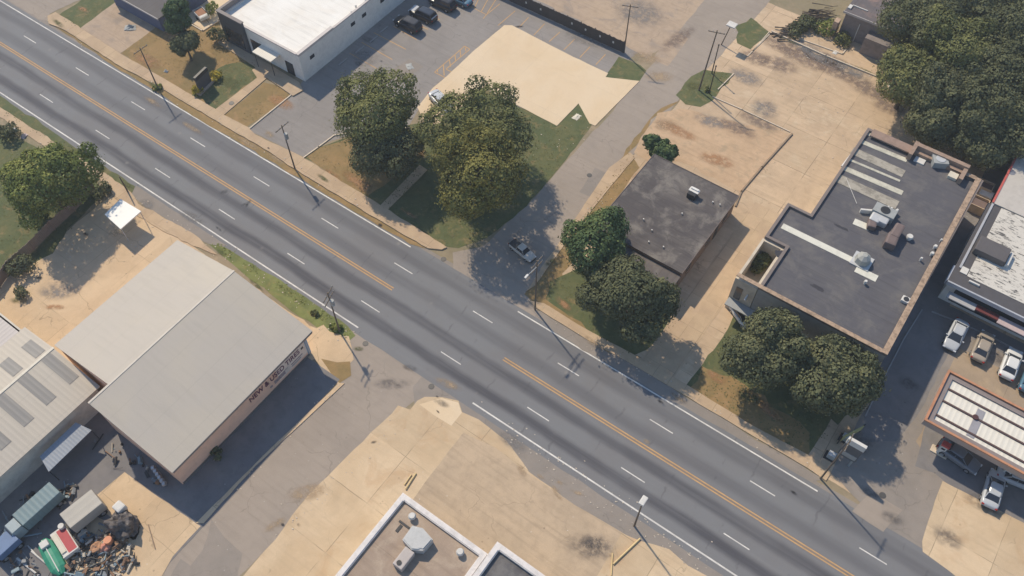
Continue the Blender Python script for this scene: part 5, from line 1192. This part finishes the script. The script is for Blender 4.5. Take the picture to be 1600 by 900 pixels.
# uncountable scrap
def scrap(name, label, polys, n, seed, mats, hs=(.1, .5)):
    rnd = random.Random(seed); bm = bmesh.new(); idx = []
    for poly, k_ in polys:
        W = [at(*p) for p in poly]; T2 = [(p.x, p.y) for p in W]; c = 0
        while c < k_:
            x = rnd.uniform(min(p[0] for p in T2), max(p[0] for p in T2)); y = rnd.uniform(min(p[1] for p in T2), max(p[1] for p in T2))
            if not pip(x, y, T2): continue
            c += 1; nf = len(bm.faces); b2 = bmesh.new()
            lx, ly, lz = rnd.uniform(.1, 1.0)**1.6, rnd.uniform(.06, .4), rnd.uniform(.03, hs[1]*.8)
            if rnd.random() < .3: tube(b2, (-lx, 0, 0), (lx, 0, 0), ly*.3, ly*.25, 7)
            else:
                box(b2, -lx/2, lx/2, -ly/2, ly/2, -lz/2, lz/2); bmesh.ops.bevel(b2, geom=list(b2.edges), offset=.03, segments=1, affect='EDGES')
                for v in b2.verts: v.co += Vector((rnd.uniform(-1, 1), rnd.uniform(-1, 1), rnd.uniform(-1, 1)))*.06
            bmesh.ops.transform(b2, verts=b2.verts, matrix=Matrix.Translation((x, y, gz(x, y)+rnd.uniform(*hs)*.6)) @ Matrix.Rotation(rnd.uniform(0, 6.3), 4, 'Z') @ Matrix.Rotation(rnd.uniform(-.5, .5), 4, 'X') @ Matrix.Rotation(rnd.uniform(-.3, .3), 4, 'Y'))
            me = bpy.data.meshes.new('tmp'); b2.to_mesh(me); b2.free(); bm.from_mesh(me); bpy.data.meshes.remove(me)
            bm.faces.ensure_lookup_table(); mi = rnd.randrange(len(mats))
            for f in bm.faces[nf:]: f.material_index = mi
    me = bpy.data.meshes.new(name); bm.to_mesh(me); bm.free()
    for m in mats: me.materials.append(m)
    o = bpy.data.objects.new(name, me); COL.objects.link(o); o['kind'] = 'stuff'; return tag(o, label, 'scrap')
scrap('scrap', 'heaps of mixed pale and dark scrap filling the yard behind the tyre shop', [([(120, 850), (170, 820), (205, 850), (215, 880), (160, 930), (90, 930)], 280), ([(100, 815), (122, 800), (140, 838), (132, 870), (112, 850)], 45), ([(88, 765), (118, 750), (120, 775), (105, 800), (92, 790)], 26), ([(20, 870), (40, 860), (110, 905), (90, 930), (20, 930)], 60),
    ([(5, 800), (60, 760), (75, 830), (40, 860), (0, 860)], 30), ([(150, 690), (195, 690), (215, 730), (180, 735)], 14), ([(215, 715), (250, 740), (262, 765), (230, 745)], 12)], 0, 3,
    [plain('scrap_pale', (.48, .42, .34), .7), plain('scrap_dark', (.05, .048, .05), .7), plain('scrap_grey', (.22, .23, .24), .6), plain('scrap_rust', (.26, .15, .09), .8), blk, plain('scrap_bluegrey', (.20, .27, .31), .6)], (.1, .55))
rnd = random.Random(77); bm = bmesh.new()
for (a, b, w_, n_) in (((60, 30), (690, 392), 1.2, 90), ((830, 480), (1300, 745), 1.0, 60), ((330, 385), (550, 525), 1.4, 60), ((740, 640), (1110, 890), 1.6, 110), ((530, 600), (320, 812), .6, 40), ((60, 225), (330, 380), 1.0, 50), ((960, 290), (830, 450), 1.0, 40), ((820, 240), (940, 190), 3, 20), ((100, 400), (250, 350), 4, 40), ((1250, 110), (1350, 300), 7, 60), ((620, 660), (420, 860), 2, 40), ((1200, 70), (1390, 130), 1.5, 50)):
    A, B = at(*a), at(*b); d = (B-A).normalized(); nn = Vector((-d.y, d.x, 0))
    for i in range(n_):
        c = A.lerp(B, rnd.random())+nn*rnd.gauss(0, w_*.5); r_ = rnd.uniform(.03, .09); z = gz(c.x, c.y)
        bmesh.ops.create_icosphere(bm, subdivisions=1, radius=r_, matrix=Matrix.Translation((c.x, c.y, z+r_*.3)) @ Matrix.Diagonal((rnd.uniform(.7, 1.8), rnd.uniform(.7, 1.3), .6, 1)))
o = obj('gravel', bm, plain('pebble', (.58, .50, .40), .9, var=.4, sc=3), smooth=False); o['kind'] = 'stuff'; tag(o, 'scattered pale stones and crumbs along the kerbs and lot edges', 'gravel')
# ------------------------------------------------------------------ poles, lamps and signs
pole_m = plain('pole_wood', (.16, .125, .095), .9, var=.3, sc=2)
def utility_pole(px, py, h, label, arms=1, az=0.0, lean=(0, 0), extra=None, r=.11):
    q = at(px, py); g0 = gz(q.x, q.y); t = Thing('utility_pole', label, 'utility pole', (q.x, q.y, g0), 'utility poles along the streets')
    top = Vector((lean[0], lean[1], h)); bm = bmesh.new(); tube(bm, (0, 0, -.05), top, r, r*.62, 10); obj('shaft', bm, pole_m, t.o)
    ca, sa = math.cos(az), math.sin(az)
    for i in range(arms):
        z = h-.35-.9*i; c = top*(z/h); a = obj('crossarm', tb(((c.x-ca*1.15, c.y-sa*1.15, z), (c.x+ca*1.15, c.y+sa*1.15, z), .06, .06), n=6), pole_m, t.o)
        bm = bmesh.new()
        for k_ in (-1.05, -.45, .45, 1.05): tube(bm, (c.x+ca*k_, c.y+sa*k_, z+.05), (c.x+ca*k_, c.y+sa*k_, z+.22), .05, .03, 6)
        obj('insulators', bm, ug, t.o, None)
    if extra == 'transformer': obj('transformer', tb(((.32, 0, h-2.2), (.32, 0, h-1.3), .24, .24), n=12), ug, t.o)
    if extra == 'lamp':
        obj('lamp_arm', tb(((0, 0, h-1.2), (0, -1.8, h-.7), .04, .03), n=6), metal_lt, t.o); obj('lamp_head', bxs((-.12, .12, -2.3, -1.7, h-.76, h-.62), bevel=.03), metal_lt, t.o)
    if extra == 'head': obj('lamp_head', bxs((-.28, .28, -.5, .5, h-.1, h+.22), bevel=.08), wht, t.o)
    return t
Y2 = math.pi/2
utility_pole(248, 140, 7.6, 'utility pole at the sidewalk edge west of the dark sign', 1, Y2)
utility_pole(461, 264, 8.0, 'utility pole at the parking lot entrance beside the sidewalk', 1, Y2, extra='transformer')
utility_pole(531, 518, 8.2, 'utility pole on the bright grass verge in front of the tyre shop', 2, Y2+.3, extra='transformer')
utility_pole(836, 484, 10.0, 'utility pole at the corner of the upper side street and the sidewalk', 2, Y2, extra='lamp')
utility_pole(1282, 748, 9.6, 'utility pole where the sidewalk ends at the forecourt', 1, Y2)
utility_pole(991, 822, 7.2, 'white-headed pole in the clay spot at the lower lot edge by the road', 0, Y2, extra='head')
utility_pole(1092, 141, 10.4, 'bare leaning utility pole in the grass island', 1, .3, lean=(.35, .6), r=.13)
utility_pole(975, 82, 8.6, 'utility pole at the end of the long board fence', 1, .4)
utility_pole(200, 300, 3.0, 'short dark post at the left sidewalk beside the white canopy roof', 0, 0)
for px, py, h, lab in ((1112, 115, 5.2, 'slim dark post at the rear of the grass island'), (1108, 146, 5.0, 'slim dark post at the kerb end of the grass island')):
    q = at(px, py); t = Thing('post', lab, 'post', (q.x, q.y, gz(q.x, q.y)), 'slim posts in the grass island'); obj('shaft', tb(((0, 0, 0), (0, 0, h), .09, .07)), blk, t.o); obj('cap', tb(((0, 0, h), (0, 0, h+.12), .13, .1)), blk, t.o)
q = at(1127, 70); t = Thing('street_lamp', 'white-headed street lamp beside the upper street', 'street lamp', (q.x, q.y, gz(q.x, q.y)))
obj('pole', tb(((0, 0, 0), (.5, .6, 3.4), .09, .07)), pole_m, t.o); obj('lamp_head', bxs((-.1, 1.3, .1, 1.3, 3.4, 3.62), bevel=.08), wht, t.o); obj('bracket', tb(((.5, .6, 3.3), (.9, .9, 3.45), .05, .05)), blk, t.o)
# monument sign
q = at(322, 138); t = Thing('monument_sign', 'dark slab sign on a stone base between two yellow shrubs', 'sign', (q.x, q.y, gz(q.x, q.y)), None, math.radians(8))
obj('panel', bxs((-.16, .16, -1.25, 1.25, .4, 2.9), bevel=.03), plain('sign_slate', (.085, .085, .10), .5), t.o); obj('base', bxs((-.35, .35, -1.7, 1.7, 0, .4), bevel=.04), plain('sign_stone', (.42, .33, .27), .85), t.o)
obj('top_band', bxs((-.2, .2, -1.3, 1.3, 2.35, 2.96), bevel=.02), blk, t.o)
# pylon sign of the petrol station
q = at(1316, 722); t = Thing('pylon_sign', 'tall pylon sign with white top at the forecourt corner', 'sign', (q.x, q.y, gz(q.x, q.y)))
obj('post', tb(((-.7, 0, 0), (-.7, 0, 3.2), .12, .12), n=8), ug, t.o); obj('post', tb(((.7, 0, 0), (.7, 0, 3.2), .12, .12), n=8), ug, t.o)
obj('panel', bxs((-.95, .95, -.16, .16, 1.4, 5.0), bevel=.04), plain('sign_dark', (.10, .11, .12), .5), t.o); obj('lower_panel', bxs((-.85, .85, -.2, .2, 1.7, 2.5), bevel=.02), ug, t.o); obj('top_cap', bxs((-.97, .97, -.19, .19, 4.1, 5.06), bevel=.04), wht, t.o)
q = at(1330, 678, 1.0); t = Thing('yellow_banner', 'narrow yellow banner strip standing between the tree and the forecourt', 'banner', (q.x, q.y, gz(q.x, q.y)), None, math.radians(62))
obj('cloth', bxs((-1.5, 1.5, -.05, .05, .5, 1.7), bevel=.02), plain('banner_yellow', (.45, .42, .19), .7), t.o); obj('post', tb(((1.5, 0, 0), (1.5, 0, 2.0), .06, .06)), blk, t.o); obj('post', tb(((-1.5, 0, 0), (-1.5, 0, 1.8), .06, .06)), blk, t.o)
for px, py, w_, lab in ((1299, 712, .8, 'grey utility cabinet at the foot of the pylon sign'), (1321, 684, .7, 'grey utility cabinet behind the pylon sign')):
    q = at(px, py, .4); t = Thing('utility_cabinet', lab, 'cabinet', (q.x, q.y, gz(q.x, q.y)), 'cabinets by the pylon sign'); obj('body', bxs((-w_/2, w_/2, -.3, .3, 0, .9), bevel=.03), metal_lt, t.o); obj('plinth', bxs((-w_/2-.25, w_/2+.25, -.5, .5, 0, .12)), blk, t.o); obj('door', bxs((-w_/2+.06, w_/2-.06, -.32, -.3, .08, .82)), ug, t.o)
# white flat roof canopy on the left lot
H = 2.5; P = [at(164, 324, H), at(190, 312, H), at(220, 330, H), at(189, 359, H)]
cx, cy = sum(p.x for p in P)/4, sum(p.y for p in P)/4
x0, x1, y0, y1 = at(166, 340, H).x, at(205, 345, H).x, P[3].y, at(190, 312, H).y
t = Thing('white_canopy', 'bright white flat canopy roof on the sandy lot beside the sidewalk', 'canopy', (cx, cy, gz(cx, cy)))
P = [at(189, 312, H), at(221, 331, H), at(189, 359, H), at(164, 336, H)]
bm = bmesh.new(); prism(bm, P, H, H+.15); part(t, 'roof', bm, plain('bright_white_roof', (.80, .79, .74), .6, dirt=.1, var=.04))
for p in P:
    pp = Vector((cx, cy, 0)).lerp(Vector((p.x, p.y, 0)), .93); part(t, 'post', tb(((pp.x, pp.y, 0), (pp.x, pp.y, H), .05, .05)), metal_lt)
# trailer behind the white-roofed building
q = at(316, 24, .6); t = Thing('utility_trailer', 'small white-sided open trailer with brown load on the pale lot', 'trailer', (q.x, q.y, gz(q.x, q.y)), None, math.radians(-15))
obj('bed', bxs((-1.4, 1.2, -.8, .8, .45, .6)), wht, t.o)
bm = bmesh.new(); wall_ring(bm, R(-1.4, 1.2, -.8, .8), .6, .95, .08); obj('sides', bm, wht, t.o); obj('load', bxs((-1.2, .5, -.66, .66, .6, .9), bevel=.12), plain('brown_load', (.33, .17, .10), .9), t.o); obj('toolbox', bxs((.6, 1.1, -.7, .7, .6, 1.0), bevel=.04), wht, t.o)
obj('drawbar', tb(((1.2, 0, .45), (2.1, 0, .4), .05, .05)), blk, t.o)
for s in (-1, 1): obj('wheel', tb(((-.2, s*.95, .3), (-.2, s*.75, .3), .3, .3), n=14), tyre_m, t.o)
# litter: crumpled white sheets
def litter(px, py, s, m, label, seed, h=.5):
    q = at(px, py); z = gz(q.x, q.y); rnd = random.Random(seed); bm = bmesh.new()
    n = 7; g = [[bm.verts.new(((i/(n-1)-.5)*s+rnd.uniform(-.06, .06)*s, (j/(n-1)-.5)*s*.7+rnd.uniform(-.06, .06)*s, .03+max(0, 1-abs(i-3)/3.2)*h*rnd.uniform(.5, 1.0)*max(0, 1-abs(j-3)/3.6))) for j in range(n)] for i in range(n)]
    for i in range(n-1):
        for j in range(n-1): bm.faces.new((g[i][j], g[i+1][j], g[i+1][j+1], g[i][j+1]))
    o = solo('crumpled_sheet', bm, m, label, 'litter', (q.x, q.y, z), 'crumpled pale sheets', local=True); o.rotation_euler = (0, 0, rnd.uniform(0, 3)); md = o.modifiers.new('thick', 'SOLIDIFY'); md.thickness = .02
litter(204, 44, 1.7, ug, 'large crumpled grey sheet on the brown driveway at top left', 3, .7)
litter(640, 104, 1.3, ug, 'thin crumpled strip in the parking lot above the big tree', 4, .15)
litter(22, 205, 1.1, wht, 'crumpled white sheet by the left sidewalk', 5, .8)
litter(38, 213, 1.0, plain('pink_sheet', (.5, .4, .38), .7), 'crumpled pinkish sheet by the left sidewalk beside the bright-tipped tree', 6, .7)
litter(260, 112, .6, wht, 'small white scrap on the lawn left of the dark sign', 7, .5)
litter(901, 183, 1.2, uw, 'broken pale boards in the grass notch of the pale slab', 8, .2)
litter(1305, 82, .9, wht, 'scatter of white scraps by the pale pad corner', 9, .2)
litter(1392, 135, .8, uw, 'pale pillar scrap at the wall end before the woods', 10, .6)

# ------------------------------------------------------------------ air
if HZ:
    bm = bmesh.new(); box(bm, -1600, 1800, -1500, 2000, -1.0, 95.0)
    hm = bpy.data.materials.new('haze'); hm.use_nodes = True; hn = hm.node_tree; hn.nodes.clear()
    ho = hn.nodes.new('ShaderNodeOutputMaterial'); hv = hn.nodes.new('ShaderNodeVolumePrincipled')
    hv.inputs['Color'].default_value = (.86, .92, 1.0, 1); hv.inputs['Density'].default_value = HZ; hv.inputs['Anisotropy'].default_value = .2
    hn.links.new(hv.outputs[0], ho.inputs['Volume'])
    o = obj('haze', bm, hm); o['kind'] = 'stuff'; tag(o, 'thin pale haze in the air over the whole place', 'haze')
